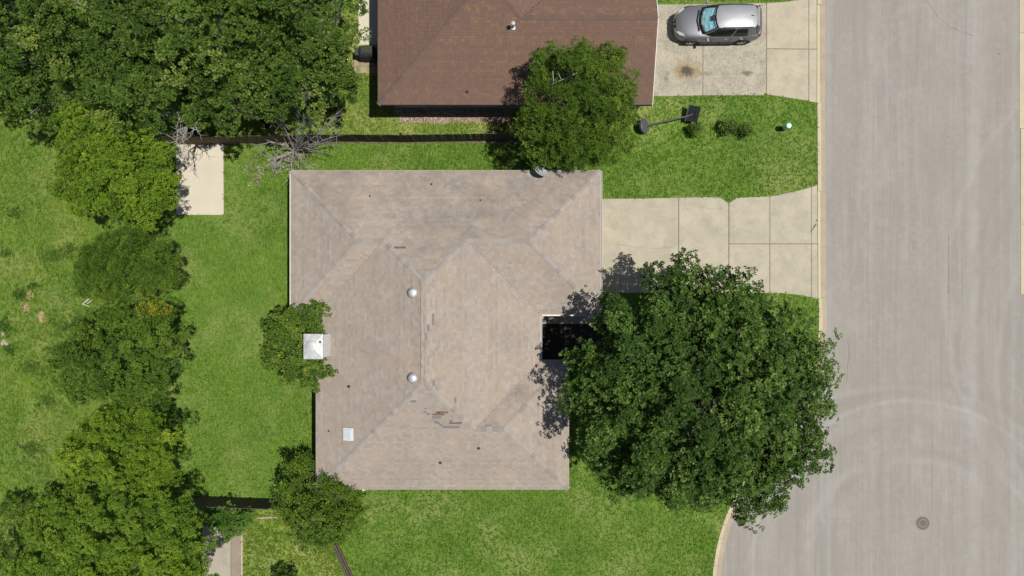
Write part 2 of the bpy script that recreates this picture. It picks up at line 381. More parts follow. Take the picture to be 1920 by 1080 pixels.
def leaf_mat(name, a, b, c, hi, rough=0.42, trans=0.30, spec=0.45):
    g = G(name); t = g.attr('tint')
    col = g.ramp(t, [(0.0, a), (0.45, b), (0.85, c), (1.0, hi)])
    p = g.n('ShaderNodeBsdfPrincipled'); g.put(p.inputs['Base Color'], col); p.inputs['Roughness'].default_value = rough; p.inputs['Specular IOR Level'].default_value = spec
    tr = g.n('ShaderNodeBsdfTranslucent'); g.put(tr.inputs['Color'], g.mix(1.0, col, (1.0, 1.15, 0.5), 'MULTIPLY'))
    mx = g.n('ShaderNodeMixShader'); mx.inputs[0].default_value = trans
    g.l(p.outputs[0], mx.inputs[1]); g.l(tr.outputs[0], mx.inputs[2]); g.l(mx.outputs[0], g.out.inputs['Surface'])
    return g.m
M['leaf_oak'] = leaf_mat('oak_leaf', (0.020, 0.050, 0.007), (0.048, 0.098, 0.013), (0.094, 0.165, 0.026), (0.20, 0.26, 0.07), 0.45, 0.27, 0.2)
M['leaf_dark'] = leaf_mat('dark_leaf', (0.026, 0.056, 0.007), (0.056, 0.104, 0.012), (0.104, 0.165, 0.024), (0.20, 0.235, 0.05), 0.5, 0.27, 0.18)
M['leaf_lime'] = leaf_mat('lime_leaf', (0.058, 0.116, 0.007), (0.118, 0.198, 0.012), (0.190, 0.282, 0.022), (0.30, 0.35, 0.04), 0.55, 0.32, 0.18)
M['leaf_mid'] = leaf_mat('mid_leaf', (0.048, 0.100, 0.008), (0.102, 0.180, 0.013), (0.165, 0.255, 0.024), (0.27, 0.32, 0.045), 0.55, 0.32, 0.18)
M['leaf_olive'] = leaf_mat('olive_leaf', (0.032, 0.070, 0.007), (0.070, 0.130, 0.012), (0.120, 0.194, 0.021), (0.21, 0.26, 0.045), 0.55, 0.30, 0.18)
M['leaf_bush'] = leaf_mat('bush_leaf', (0.040, 0.085, 0.009), (0.078, 0.142, 0.013), (0.125, 0.195, 0.020), (0.22, 0.24, 0.035), 0.5, 0.28, 0.25)
M['leaf_yellow'] = leaf_mat('yellow_leaf', (0.12, 0.14, 0.010), (0.19, 0.20, 0.014), (0.28, 0.27, 0.02), (0.34, 0.31, 0.03), 0.6, 0.3, 0.2)
M['leaf_weed'] = leaf_mat('weed_leaf', (0.040, 0.095, 0.012), (0.068, 0.140, 0.018), (0.11, 0.185, 0.03), (0.17, 0.22, 0.05), 0.6, 0.3, 0.15)
M['leaf_red'] = leaf_mat('bronze_leaf', (0.045, 0.050, 0.015), (0.075, 0.080, 0.02), (0.11, 0.10, 0.03), (0.15, 0.09, 0.05))
M['blade'] = leaf_mat('grass_blade', (0.048, 0.126, 0.008), (0.084, 0.182, 0.014), (0.124, 0.226, 0.025), (0.20, 0.255, 0.062), 0.7, 0.3, 0.12)
M['blade_f'] = leaf_mat('field_blade', (0.050, 0.110, 0.008), (0.098, 0.170, 0.013), (0.165, 0.225, 0.024), (0.31, 0.29, 0.09), 0.7, 0.3, 0.12)

# ------------------------------------------------------------------ ground, road, kerbs
def struct(o): o['kind'] = 'structure'; return o
struct(MB().add([(-400,-400,-0.16),(400,-400,-0.16),(400,400,-0.16),(-400,400,-0.16)], [(0,1,2,3)]).build('ground', M['terrain']))

KP = [(1532,-420),(1532,-200),(1532,0),(1532,192),(1533,352),(1534,556),(1535,610),(1531,655),(1517,705),(1492,755),(1460,805),(1425,855),(1393,905),(1366,955),(1350,1000),(1340,1045),(1335,1090),(1336,1150),(1345,1230),(1380,1330)]
def smooth_poly(pts, n=6):
    out = []
    for i in range(len(pts)-1):
        p0 = np.array(pts[max(i-1,0)], float); p1 = np.array(pts[i], float); p2 = np.array(pts[i+1], float); p3 = np.array(pts[min(i+2,len(pts)-1)], float)
        for k in range(n):
            t = k/n
            out.append(tuple(0.5*((2*p1)+(-p0+p2)*t+(2*p0-5*p1+4*p2-p3)*t*t+(-p0+3*p1-3*p2+p3)*t**3)))
    out.append(pts[-1]); return out
KC = KP[:5] + smooth_poly(KP[5:], 5)
KW = np.array([P(*p)[:2] for p in KC])                     # kerb back line, world
def offset(line, d):
    t = np.gradient(line, axis=0); t /= np.linalg.norm(t, axis=1)[:, None]
    nrm = np.stack([-t[:,1], t[:,0]], 1)                   # left of travel (travel is down the photo -> +x side)
    return line + nrm*d
K0, K1, K2 = KW, offset(KW, 0.20), offset(KW, 0.50)
road_poly = [tuple(p) for p in K2] + [(PX(2400), PY(1330)), (PX(2400), PY(820)), (PX(2010), PY(700)), (PX(1925), PY(560)), (PX(1917), PY(380)), (PX(1914.5), PY(-420))]
me = MB().add([(x, y, -0.13) for x, y in road_poly], [tuple(range(len(road_poly)))])
road = struct(me.build('road', M['road']))
bmx = bmesh.new(); bmx.from_mesh(road.data); bmesh.ops.triangulate(bmx, faces=bmx.faces); bmesh.ops.recalc_face_normals(bmx, faces=bmx.faces)
if bmx.faces and sum(f.normal.z for f in bmx.faces) < 0: bmesh.ops.reverse_faces(bmx, faces=bmx.faces)
bmx.to_mesh(road.data); bmx.free()

# lawn: a 16 cm thick sheet up to the kerb back
lawn_poly = [tuple(p) for p in K0] + [(PX(1380), PY(1700)), (-90, PY(1700)), (-90, PY(-700)), (PX(1532), PY(-700))]
lawn = struct(MB().prism(lawn_poly, -0.15, 0.0).build('lawn', M['lawn']))
def sheet(name, pix, z, mat, t=None):
    b = MB(); pl = [P(*p)[:2] for p in pix]
    b.prism(pl, z-0.003 if t is None else z-t, z)
    return struct(b.build(name, mat))
sheet('field', [(-900,-500),(60,-500),(150,250),(215,330),(215,900),(120,1100),(60,1500),(-900,1500)], 0.008, M['field'])
sheet('neighbour_yard', smooth_poly([(455,958),(540,956),(600,962),(633,1025),(655,1075),(700,1200),(455,1200),(455,958)], 3), 0.008, M['weedy'])
sheet('side_yard', [(630,-400),(735,-400),(735,196),(1010,204),(1010,251),(345,253),(345,200),(630,190)], 0.008, M['weedy'])
sheet('dry_patch', smooth_poly([(1190,215),(1215,190),(1262,188),(1285,210),(1270,250),(1215,275),(1180,290),(1165,260),(1190,215)], 3), 0.006, M['weedy'])
sheet('mulch_bed', smooth_poly([(742,205),(800,203),(900,203),(952,205),(955,228),(930,231),(880,229),(830,232),(790,230),(757,229),(745,216),(742,205)], 2), 0.014, M['mulch'])
sheet('fence_soil', [(345,262),(640,262),(985,260),(985,268),(640,270),(345,272)], 0.012, M['soil'])
sheet('entry_bed', [(1010,600),(1140,600),(1140,680),(1010,680)], 0.010, simple('shade_toned_mulch', (0.022, 0.018, 0.014), 0.95, 0, 0.4, 6))  # near-black: the tree's shade is put into the mulch colour

# kerb (raised only where there is no driveway), gutter pan, dropped kerb
kerb = struct(bpy.data.objects.new('kerb', None)); link(kerb)
gut = struct(bpy.data.objects.new('gutter_pan', None)); link(gut)
def densify(A, B, C, step=0.5):
    d = np.concatenate([[0], np.cumsum(np.linalg.norm(np.diff(A, axis=0), axis=1))])
    s = np.arange(0, d[-1], step)
    f = lambda Q: np.stack([np.interp(s, d, Q[:,0]), np.interp(s, d, Q[:,1])], 1)
    return f(A), f(B), f(C)
D0, D1, D2 = densify(K0, K1, K2, 0.25)
def py_of(y): return 540 - y*FPX/H
segs = []; cur = []
breaks = [-340,-250,-160,-70,5,103,192,274,352,457,556,640,720,790,850,905,960,1010,1060,1120,1190,1260,1330]
bi = 0
def strip_part(i0, i1, L, R, zL, zR, t, name, mat, parent):
    n = i1 - i0 + 1; b = MB(); vs = []
    for i in range(i0, i1+1):
        vs += [(*L[i], zL), (*R[i], zR), (*R[i], zR-t), (*L[i], zL-t)]
    fs = []
    for i in range(n-1):
        a = 4*i; c = 4*(i+1)
        for q in range(4): fs.append((a+q, a+(q+1)%4, c+(q+1)%4, c+q))
    fs += [(0,3,2,1), tuple(4*(n-1)+q for q in range(4))]
    b.add(vs, fs); return b.build(name, mat, parent, bevel=0.012)
ys = np.array([py_of(p[1]) for p in D0])
for a, bq in zip(breaks[:-1], breaks[1:]):
    idx = np.where((ys >= a) & (ys < bq))[0]
    if len(idx) < 3: continue
    i0, i1 = int(idx[0]), min(int(idx[-1])+1, len(D0)-1)
    drop = (a >= 5 and bq <= 192) or (a >= 352 and bq <= 556)
    E = 0.006
    strip_part(i0, i1, D1 + [E, 0], D2, -0.118, -0.122, 0.035, 'pan_segment', M['gutter_pan'], gut)
    if drop: strip_part(i0, i1, D0 + [0.003, 0], D1, 0.012, -0.100, 0.05, 'dropped_segment', M['kerb'], kerb)
    else: strip_part(i0, i1, D0 + [0.003, 0], D1, 0.028, 0.02, 0.17, 'kerb_segment', M['kerb'], kerb)

# right hand kerb and its verge
rk = struct(bpy.data.objects.new('kerb_right', None)); link(rk)
for a, bq in ((-420,-120),(-120,60),(60,240),(240,420),(420,552)):
    x0 = 1914.5 if bq < 400 else 1917
    MB().box((PX(x0), PY(bq)+0.01, -0.15), (PX(x0)+0.30, PY(a), -0.112)).build('kerb_segment', M['kerb'], rk, bevel=0.012)
sheet('verge', [(1921,-700),(3600,-700),(3600,1400),(2410,1400),(2410,800),(2030,690),(1945,560)], 0.0, M['lawn'], 0.15)

# driveways made of slabs with open joints
def slabs(name, polys, mat, mats=None, bed=None):
    e = struct(bpy.data.objects.new(name, None)); link(e)
    if bed: MB().prism([P(*p)[:2] for p in bed], -0.05, 0.010).build('joint_sand', M['joint'], e)
    for i, pl in enumerate(polys):
        MB().prism([P(*p)[:2] for p in pl], -0.06, 0.022 + 0.002*(i % 3)).build('slab', (mats or {}).get(i, mat), e, bevel=0.01)
    return e
slabs('driveway', [
    [(1080,373),(1200,372.5),(1271.3,371),(1271.3,549),(1080,549)],
    [(1273,371),(1340,369.5),(1352,372),(1365.3,381),(1365.3,549),(1273,549)],
    [(1367.2,381),(1381,371),(1442.4,368.5),(1442.4,456.6),(1367.2,456.6)],
    [(1367.2,458),(1442.4,458),(1442.4,549),(1367.2,549)],
    [(1443.6,368.5),(1462,365.5),(1500,357),(1520.5,351),(1520.5,456.6),(1443.6,456.6)],
    [(1443.6,458),(1520.5,458),(1520.5,557),(1500,553),(1465,549.5),(1443.6,549)],
    [(1521.6,351),(1532,347),(1532.4,456.6),(1521.6,456.6)], [(1521.6,458),(1532.4,458),(1533,560),(1521.6,557)]], M['drive'], None, [(1090,375),(1345,373),(1357,377),(1366,386),(1376,377),(1460,369),(1530,352),(1531,556),(1465,546),(1090,546)])
slabs('neighbour_driveway', [
    [(1205,9),(1317,8),(1317,179),(1205,181)], [(1318.2,8),(1436.2,6),(1436.2,173),(1430,179),(1318.2,179)],
    [(1437.6,6),(1470,4),(1515.5,-3),(1515.5,91.6),(1437.6,91)], [(1437.6,92.4),(1515.5,93),(1515.5,189),(1470,182),(1437.6,177)],
    [(1516.6,-4),(1531,-8),(1531,91.6),(1516.6,91.6)], [(1516.6,93),(1531,93),(1531,193),(1516.6,190)]], M['drive2'], {2: M['apron2'], 3: M['apron2'], 4: M['apron2'], 5: M['apron2']}, [(1210,12),(1440,9),(1530,-2),(1530,189),(1437,174),(1210,177)])
slabs('back_patio', [[(330,271),(419,271),(419.5,401),(415,403),(330,403)]], M['patio'])
slabs('side_path', [[(672,-120),(725,-120),(725,84),(672,84)]], M['patio'])
slabs('entry_walk', [[(1012,584),(1140,584),(1140,607),(1012,607)]], M['walk'])
slabs('garden_path', [[(380,985),(432.3,985),(432.3,1120),(380,1120)], [(433.7,1005),(453,985),(453,1120),(433.7,1120)]], M['walk'], {1: M['path_tan']}, [(385,990),(450,990),(450,1118),(385,1118)])
# paver stepping area by the brown house
pv = struct(bpy.data.objects.new('paver_patch', None)); link(pv)
for i in range(4):
    for j in range(2):
        x, y = 660 + 15*i, 112 + 13*j
        MB().prism([P(x+0.6,y+0.6)[:2], P(x+14,y+0.5)[:2], P(x+14.2,y+12.2)[:2], P(x+0.5,y+12)[:2]], -0.03, 0.02+0.006*((i+j) % 3)).build('paver', M['paver'], pv, bevel=0.01)

def crack(pix, z, w=0.018, parent=None):
    pts = []
    for i in range(len(pix)-1):
        a, b = np.array(P(*pix[i])[:2]), np.array(P(*pix[i+1])[:2]); n = max(2, int(np.linalg.norm(b-a)/0.22))
        for k in range(n): pts.append(a+(b-a)*k/n + rng.normal(0, 0.02, 2))
    L = np.array(pts); t = np.gradient(L, axis=0); t /= np.linalg.norm(t, axis=1)[:,None] + 1e-9
    nn = np.stack([-t[:,1], t[:,0]], 1); ww = w*(0.4+rng.random(len(L)))[:,None]/2
    vs = [(*p, z) for p in L-nn*ww] + [(*p, z) for p in L+nn*ww]; n = len(L)
    o = MB().add(vs, [(i, i+1, n+i+1, n+i) for i in range(n-1)]).build('crack', M['crack'])
    if parent: o.parent = parent
    return o
drv = bpy.data.objects['driveway']
for pts in ([(1310,386),(1335,393),(1362,389)], [(1155,457),(1190,463),(1230,466),(1272,462)]): crack(pts, 0.031, 0.009, drv)
for pts in ([(1742,0),(1760,28),(1785,50),(1840,70)], [(1592,640),(1594,665),(1591,700),(1590,730)], [(1781,440),(1782,480),(1781,560)]):
    crack(pts, -0.125, 0.011, road)
# the stain/crack mark at the drive mouth
crack([(1520,434),(1527,424),(1531,417)], 0.034, 0.07, drv); crack([(1529,415),(1534,410)], 0.034, 0.05, drv)

# ------------------------------------------------------------------ roofs
def scan_runs(poly_uv, v):
    xs = []
    n = len(poly_uv)
    for i in range(n):
        (u0, v0), (u1, v1) = poly_uv[i], poly_uv[(i+1) % n]
        if (v0 <= v < v1) or (v1 <= v < v0): xs.append(u0 + (u1-u0)*(v-v0)/(v1-v0))
    xs.sort()
    return [(xs[i], xs[i+1]) for i in range(0, len(xs)-1, 2)]

def build_roof(house, planes, z0, slope, mats, EXPO, TABW, ridges, name_roof='roof', nparts=300, prefer=None):
    """planes: (plan polygon, eave origin, upslope unit vector). Deck + every shingle as its own little wedge."""
    deck, soff = MB(), MB()
    cs = math.cos(math.atan(slope))
    tabs = []                                            # (u0,u1,v0,v1,origin,u,n)
    for poly, org, up in planes:
        org = np.array(org, float); up = np.array(up, float); ud = np.array([-up[1], up[0]])*-1.0
        zf = lambda x, y: z0 + slope*((x-org[0])*up[0] + (y-org[1])*up[1])
        ar = sum(poly[i][0]*poly[(i+1)%len(poly)][1]-poly[(i+1)%len(poly)][0]*poly[i][1] for i in range(len(poly)))
        pp = poly if ar > 0 else poly[::-1]
        deck.add([(x, y, zf(x, y)) for x, y in pp], [tuple(range(len(pp)))])
        deck.add([(x, y, zf(x, y)-0.16) for x, y in pp[::-1]], [tuple(range(len(pp)))])
        uv = [((x-org[0])*ud[0]+(y-org[1])*ud[1], ((x-org[0])*up[0]+(y-org[1])*up[1])/cs) for x, y in poly]
        vmax = max(q[1] for q in uv); k = 0
        while k*EXPO < vmax - 0.02:
            v0 = k*EXPO
            for a, b in scan_runs(uv, min(v0+EXPO*0.5, vmax-0.01)):
                u = a - rng.random()*TABW
                while u < b:
                    w = TABW*(1.0 + 0.10*rng.standard_normal()) if TABW > 0.2 else TABW
                    s, e = max(u, a), min(u+w, b)
                    if e - s > 0.03: tabs.append((s+0.002, e-0.002, v0, v0+EXPO*1.12, org, ud, up))
                    u += w
            k += 1
    roof = deck.build(name_roof, mats['deck'], house)
    sn = math.sin(math.atan(slope))
    def frame(t):
        s, e, v0, v1, org, ud, up = t
        U = np.array([ud[0], ud[1], 0]); V = np.array([up[0]*cs, up[1]*cs, sn]); N = np.cross(U, V)
        if N[2] < 0: N = -N
        O = np.array([org[0], org[1], z0])
        return O, U, V, N
    ctr = []
    for t in tabs:
        O, U, V, N = frame(t); ctr.append(O + U*(t[0]+t[1])/2 + V*(t[2]+EXPO/2))
    ctr = np.array(ctr)
    full = np.array([t[1]-t[0] > TABW*0.75 for t in tabs])
    score = ctr[:,2].copy() + (prefer(ctr) if prefer else 0); score[~full] = -99
    single = set(np.argsort(-score)[:nparts].tolist())
    # one shared wedge for the single shingles
    w, l = TABW-0.006, EXPO*1.12
    sv = [(-w/2,0,0.010),(w/2,0,0.010),(w/2,l,0.003),(-w/2,l,0.003),(-w/2,0,0.001),(w/2,0,0.001),(w/2,l,0.001),(-w/2,l,0.001)]
    sme = bpy.data.meshes.new('shingle'); sme.from_pydata(sv, [], [(0,1,2,3),(4,5,1,0),(4,0,3,7),(5,6,2,1)]); sme.materials.append(mats['obj'])
    V_, F_, T_ = [], [], []
    for i, t in enumerate(tabs):
        O, U, Vv, N = frame(t); tn = 0.7*rng.random() + 0.3*((math.sin(t[2]*917.3 + t[4][0]*3.1 + t[4][1]*7.7)*43758.5) % 1.0)
        if i in single:
            o = bpy.data.objects.new('shingle', sme)
            p = O + U*(t[0]+t[1])/2 + Vv*t[2]
            X = U if np.dot(np.cross(U, Vv), N) > 0 else -U
            m = Matrix(((X[0],Vv[0],N[0],p[0]),(X[1],Vv[1],N[1],p[1]),(X[2],Vv[2],N[2],p[2]),(0,0,0,1)))
            m = m @ Matrix.Diagonal(((t[1]-t[0])/w, 1, 1, 1))
            link(o, roof, m)
            continue
        h0 = 0.009 + 0.008*rng.random()
        b = len(V_)
        for (u, v, h) in ((t[0],t[2],h0),(t[1],t[2],h0),(t[1],t[3],0.003),(t[0],t[3],0.003),(t[0],t[2],0.001),(t[1],t[2],0.001)):
            V_.append(O + U*u + Vv*v + N*h)
        ccw = np.dot(np.cross(U, Vv), N) > 0
        F_ += [(b,b+1,b+2,b+3), (b+4,b+5,b+1,b)] if ccw else [(b+3,b+2,b+1,b), (b,b+1,b+5,b+4)]
        T_ += [tn, tn]
    me = mesh_np('shingle_field', np.array(V_), np.array(F_), mats['stuff'], T_)
    o = link(bpy.data.objects.new('shingle_field', me), roof); o['kind'] = 'stuff'
    # ridge and hip caps, one object each, overlapping upward
    CL, CW = 0.27, 0.25
    cme = {}
    def capmesh(key, drop):
        if key not in cme:
            a = drop; v = [(-CW/2,0,-a+0.016),(0,0,0.020),(CW/2,0,-a+0.016),(-CW/2,CL*1.1,-a+0.008),(0,CL*1.1,0.011),(CW/2,CL*1.1,-a+0.008),(-CW/2,0,-a),(0,0,0),(CW/2,0,-a)]
            m_ = bpy.data.meshes.new('ridge_cap'); m_.from_pydata(v, [], [(0,1,4,3),(1,2,5,4),(6,7,1,0),(7,8,2,1)]); m_.materials.append(mats['cap']); cme[key] = m_
        return cme[key]
    for A, B, kind in ridges:
        A, B = Vector(A), Vector(B); L = (B-A).length; n = max(1, int(round(L/CL))); d = (B-A).normalized()
        X = d.cross(Vector((0,0,1))).normalized(); N = X.cross(d).normalized()
        drop = (CW/2)*slope*(0.72 if kind == 'hip' else 1.0)
        for i in range(n):
            p = A + d*(i*L/n)
            o = bpy.data.objects.new('ridge_cap', capmesh(kind, drop))
            link(o, roof, Matrix(((X[0],d[0],N[0],p[0]),(X[1],d[1],N[1],p[1]),(X[2],d[2],N[2],p[2]),(0,0,0,1))))
    return roof

# ---- the grey-tan house
Z0, SL = 2.6, 0.335
xw1, xw2, xc, xe, xse = (PX(v, Z0) for v in (546, 593, 1013, 1126, 1066))
yn, yws, ycs, ysn = (PY(v, Z0) for v in (320, 589, 676, 917))
ym = (yn+yws)/2; hd = (yn-yws)/2; xm = (xw2+xc)/2; hb = (xc-xw2)/2; yc = (ycs+ysn)/2; hc = (ycs-ysn)/2
def hz(d): return Z0 + SL*d
NW, NE, WSc, v1, SEg, c1, c2, c3, SEc, SW = (xw1,yn),(xe,yn),(xw1,yws),(xw2,yws),(xe,yws),(xc,yws),(xc,ycs),(xse,ycs),(xse,ysn),(xw2,ysn)
a1, a2, b2, b1 = (xw1+hd,ym),(xw2+hd,ym),(xc-hd,ym),(xe-hd,ym)
aN, aS = (xm, yn-hb), (xm, ysn+hb)
e1, e2 = (xc-hc, yc), (xse-hc, yc)
house = root('house', (xm, (yn+ysn)/2, 0), 'large tan shingled hip-roof house in the middle of the lawn', 'house')
planes = [([NW,NE,b1,b2,aN,a2,a1], (0,yn), (0,-1)), ([NW,a1,WSc], (xw1,0), (1,0)), ([WSc,a1,a2,v1], (0,yws), (0,1)), ([v1,a2,aN,aS,SW], (xw2,0), (1,0)),
          ([NE,SEg,b1], (xe,0), (-1,0)), ([b1,SEg,c1,b2], (0,yws), (0,1)), ([b2,c1,c2,e1,aS,aN], (xc,0), (-1,0)), ([c2,c3,e2,e1], (0,ycs), (0,-1)),
          ([c3,SEc,e2], (xse,0), (-1,0)), ([SW,aS,e1,e2,SEc], (0,ysn), (0,1))]
def p3(p, d): return (p[0], p[1], hz(d)+0.012)
ridges = [(p3(NW,0),p3(a1,hd),'hip'),(p3(WSc,0),p3(a1,hd),'hip'),(p3(a1,hd),p3(a2,hd),'ridge'),(p3(a2,hd),p3(aN,hb),'hip'),(p3(b2,hd),p3(aN,hb),'hip'),(p3(b1,hd),p3(b2,hd),'ridge'),
          (p3(NE,0),p3(b1,hd),'hip'),(p3(SEg,0),p3(b1,hd),'hip'),(p3(aS,hb),p3(aN,hb),'ridge'),(p3(SW,0),p3(aS,hb),'hip'),(p3(e1,hc),p3(aS,hb),'hip'),(p3(e2,hc),p3(e1,hc),'ridge'),(p3(SEc,0),p3(e2,hc),'hip'),(p3(c3,0),p3(e2,hc),'hip')]
roof = build_roof(house, planes, Z0, SL, dict(deck=M['felt'], obj=M['tan_o'], stuff=M['tan_s'], cap=M['tan_cap']), 0.13, 0.20, ridges)
def roof_z(x, y):
    A = min(yn-y, y-yws, x-xw1, xe-x); B = min(yn-y, y-ysn, x-xw2, xc-x); C = min(ycs-y, y-ysn, x-xw2, xse-x)
    return Z0 + SL*max(A, B, C)
def roof_pt(px, py):
    z = 3.4
    for _ in range(12):
        x, y, _z = P(px, py, z); z = roof_z(x, y)
    return Vector((x, y, z))
# walls (brick) set 0.5 m inside the eaves
ins = 0.5
wall_poly = [(xw1+ins,yn-ins),(xw1+ins,yws+ins),(xw2+ins,yws+ins),(xw2+ins,ysn+ins),(xse-ins,ysn+ins),(xse-ins,ycs-ins),(xc-ins,ycs-ins),(xc-ins,yws+ins),(xe-ins,yws+ins),(xe-ins,yn-ins)]
walls = MB().prism(wall_poly, -0.02, 2.5).build('wall', M['brick'], house)
# soffit boards
b = MB()
eave = [NW, WSc, v1, SW, SEc, c3, c2, c1, SEg, NE]
MB().prism([(x, y) for x, y in eave], 2.42, 2.436).build('soffit', M['soffit'], house)
def eave_part(name, a, bb, out, w, z0, z1, mat):
    a, bb = Vector((*a, 0)), Vector((*bb, 0)); d = (bb-a).normalized(); n = Vector((out[0], out[1], 0))
    m = MB(); p0, p1 = a + n*0.004, bb + n*0.004
    vs = []
    for z in (z0, z1): vs += [(p0.x,p0.y,z),(p1.x,p1.y,z),(p1.x+n.x*w,p1.y+n.y*w,z),(p0.x+n.x*w,p0.y+n.y*w,z)]
    return m.add(vs, [(0,3,2,1),(4,5,6,7),(0,1,5,4),(1,2,6,5),(2,3,7,6),(3,0,4,7)]).build(name, mat, house)
outs = [(-1,0),(0,-1),(-1,0),(0,-1),(1,0),(0,1),(1,0),(0,-1),(1,0),(0,1)]
for i in range(10):
    A_, B_ = eave[i], eave[(i+1) % 10]
    eave_part('fascia', A_, B_, outs[i], 0.022, 2.42, 2.595, M['fascia'])
# white gutters where the photo shows a pale edge
for i in (0, 6, 7, 8):
    A_, B_ = eave[i], eave[(i+1) % 10]; n = Vector((*outs[i], 0))
    A3, B3 = Vector((*A_, 0)) + n*0.03, Vector((*B_, 0)) + n*0.03
    gb = MB(); w = 0.065
    for (o0, o1, z0, z1) in ((0.0, w, 2.47, 2.48), (w-0.01, w, 2.48, 2.565), (0.0, 0.008, 2.48, 2.565)):
        p0, p1 = A3 + n*o0, B3 + n*o0; q0, q1 = A3 + n*o1, B3 + n*o1
        vs = [(p.x, p.y, z) for z in (z0, z1) for p in (p0, p1, q1, q0)]
        gb.add(vs, [(0,3,2,1),(4,5,6,7),(0,1,5,4),(1,2,6,5),(2,3,7,6),(3,0,4,7)])
    gb.build('gutter', M['white'], house)
# garage door, front door, windows
gd = MB().box((xe-ins+0.003, yws+1.2, 0.03), (xe-ins+0.05, yws+6.1, 2.2)).build('garage_door', M['white'], house)
for k in range(4): MB().box((xe-ins+0.051, yws+1.3, 0.08+0.54*k), (xe-ins+0.07, yws+6.0, 0.54+0.54*k)).build('door_panel', M['white'], gd, bevel=0.01)
fd = MB().box((xc-ins+0.003, (yws+ycs)/2-0.45, 0.03), (xc-ins+0.05, (yws+ycs)/2+0.45, 2.1)).build('front_door', M['dark_paint'], house)
MB().tube([(xc-ins+0.05, (yws+ycs)/2+0.36, 1.0), (xc-ins+0.11, (yws+ycs)/2+0.36, 1.0)], 0.03).build('handle', M['metal'], fd)
def window(x, y, ax, wdt, par, z0=0.9, z1=2.05, s=1, frm=None):
    d = 0.05*s
    if ax == 'y': A, B = (x-wdt/2, min(y+0.003*s, y+d), z0), (x+wdt/2, max(y+0.003*s, y+d), z1)
    else: A, B = (min(x+0.003*s, x+d), y-wdt/2, z0), (max(x+0.003*s, x+d), y+wdt/2, z1)
    f = MB()
    t = 0.09
    if ax == 'y':
        for q in (((A[0],A[1],z0),(B[0],B[1],z0+t)), ((A[0],A[1],z1-t),(B[0],B[1],z1)), ((A[0],A[1],z0+t),(A[0]+t,B[1],z1-t)), ((B[0]-t,A[1],z0+t),(B[0],B[1],z1-t)), (((A[0]+B[0])/2-0.03,A[1],z0+t),((A[0]+B[0])/2+0.03,B[1],z1-t))): f.box(*q)
    else:
        for q in (((A[0],A[1],z0),(B[0],B[1],z0+t)), ((A[0],A[1],z1-t),(B[0],B[1],z1)), ((A[0],A[1],z0+t),(B[0],A[1]+t,z1-t)), ((A[0],B[1]-t,z0+t),(B[0],B[1],z1-t)), ((A[0],(A[1]+B[1])/2-0.03,z0+t),(B[0],(A[1]+B[1])/2+0.03,z1-t))): f.box(*q)
    w = f.build('window', frm or M['white'], par)
    if ax == 'y': MB().box((A[0]+t, y+0.004*s if s > 0 else y-0.02, z0+t), (B[0]-t, y+0.02 if s > 0 else y-0.004, z1-t)).build('pane', M['pane'], w)
    else: MB().box((x+0.004 if s > 0 else x-0.02, A[1]+t, z0+t), (x+0.02 if s > 0 else x-0.004, B[1]-t, z1-t)).build('pane', M['pane'], w)
for x in (-7.0, -2.5, 0.5): window(x, ysn+ins, 'y', 1.5, house, s=-1)
for x in (-8.5, -4.0, 1.0): window(x, yn-ins, 'y', 1.4, house, s=1)
for y in (-6.8, -8.2): window(xse-ins, y, 'x', 1.1, house, s=1)
window(xw2+ins, -8.0, 'x', 1.5, house, s=-1); window(xw1+ins, 2.0, 'x', 1.5, house, s=-1)
# repair shingles: grey and brown pieces nailed over the old ones
def patch(px, py, wp, hp, mat):
    c = roof_pt(px, py); k = (H-c.z)/FPX; w, h = wp*k, hp*k
    e = 0.05
    gx = (roof_z(c.x+e, c.y)-roof_z(c.x-e, c.y))/(2*e); gy = (roof_z(c.x, c.y+e)-roof_z(c.x, c.y-e))/(2*e)
    N = Vector((-gx, -gy, 1)).normalized(); X = Vector((1, 0, gx)).normalized(); Y = N.cross(X)
    m = Matrix(((X.x,Y.x,N.x,c.x),(X.y,Y.y,N.y,c.y),(X.z,Y.z,N.z,c.z+0.024),(0,0,0,1)))
    MB().obox(m, w, h, 0.012).build('patch_shingle', mat, roof)
gp, bp_ = M['grey_patch'], M['brown_patch']
for q in [(750,464,22,4,bp_),(812.5,599,4.5,22,gp),(803.5,615,4.5,12,gp),(799,631,4,14,gp),(813.5,718,4,12,gp),(854,750,4,11,gp),(775.5,752.5,11,4.5,gp),(797.5,772.5,4.5,3.5,gp),(803,776,7,4,gp),(798,766,5,2.5,gp),
          (829,773,22,3.6,bp_),(822.5,777,22,3.8,bp_),(819,782.5,17,4.4,gp),(817,791.5,6,4.6,gp),(822,793,5,4.4,gp),(827,797,5,4,gp),(846,800.8,33,4.2,gp),(846,789.5,6,5,gp),(850,793.5,16,3.6,bp_),(862,793,8,4.5,bp_),(823,773,6,3,gp),(916,797.5,11,2.2,gp)]: patch(*q)
# turbine-less dome vents
for (px, py) in ((773,549),(773,710)):
    c = roof_pt(px, py); c = Vector((c.x*0.99, c.y*0.99, c.z))
    v = MB().lathe(c, [(0.19,-0.10),(0.19,0.10),(0.215,0.11),(0.225,0.15),(0.20,0.20),(0.13,0.245),(0.06,0.262),(0.0,0.266)], 24).build('roof_vent', M['metal'], house, smooth=False)
    MB().lathe(c + Vector((0,0,0.262)), [(0.05,0.0),(0.05,0.016),(0.0,0.02)], 14).build('vent_cap', M['metal_mat'], v)
    MB().lathe(c + Vector((0,0,-0.02)), [(0.29,-0.10),(0.29,0.025),(0.17,0.035)], 24).build('flashing', M['grey_patch'], v)
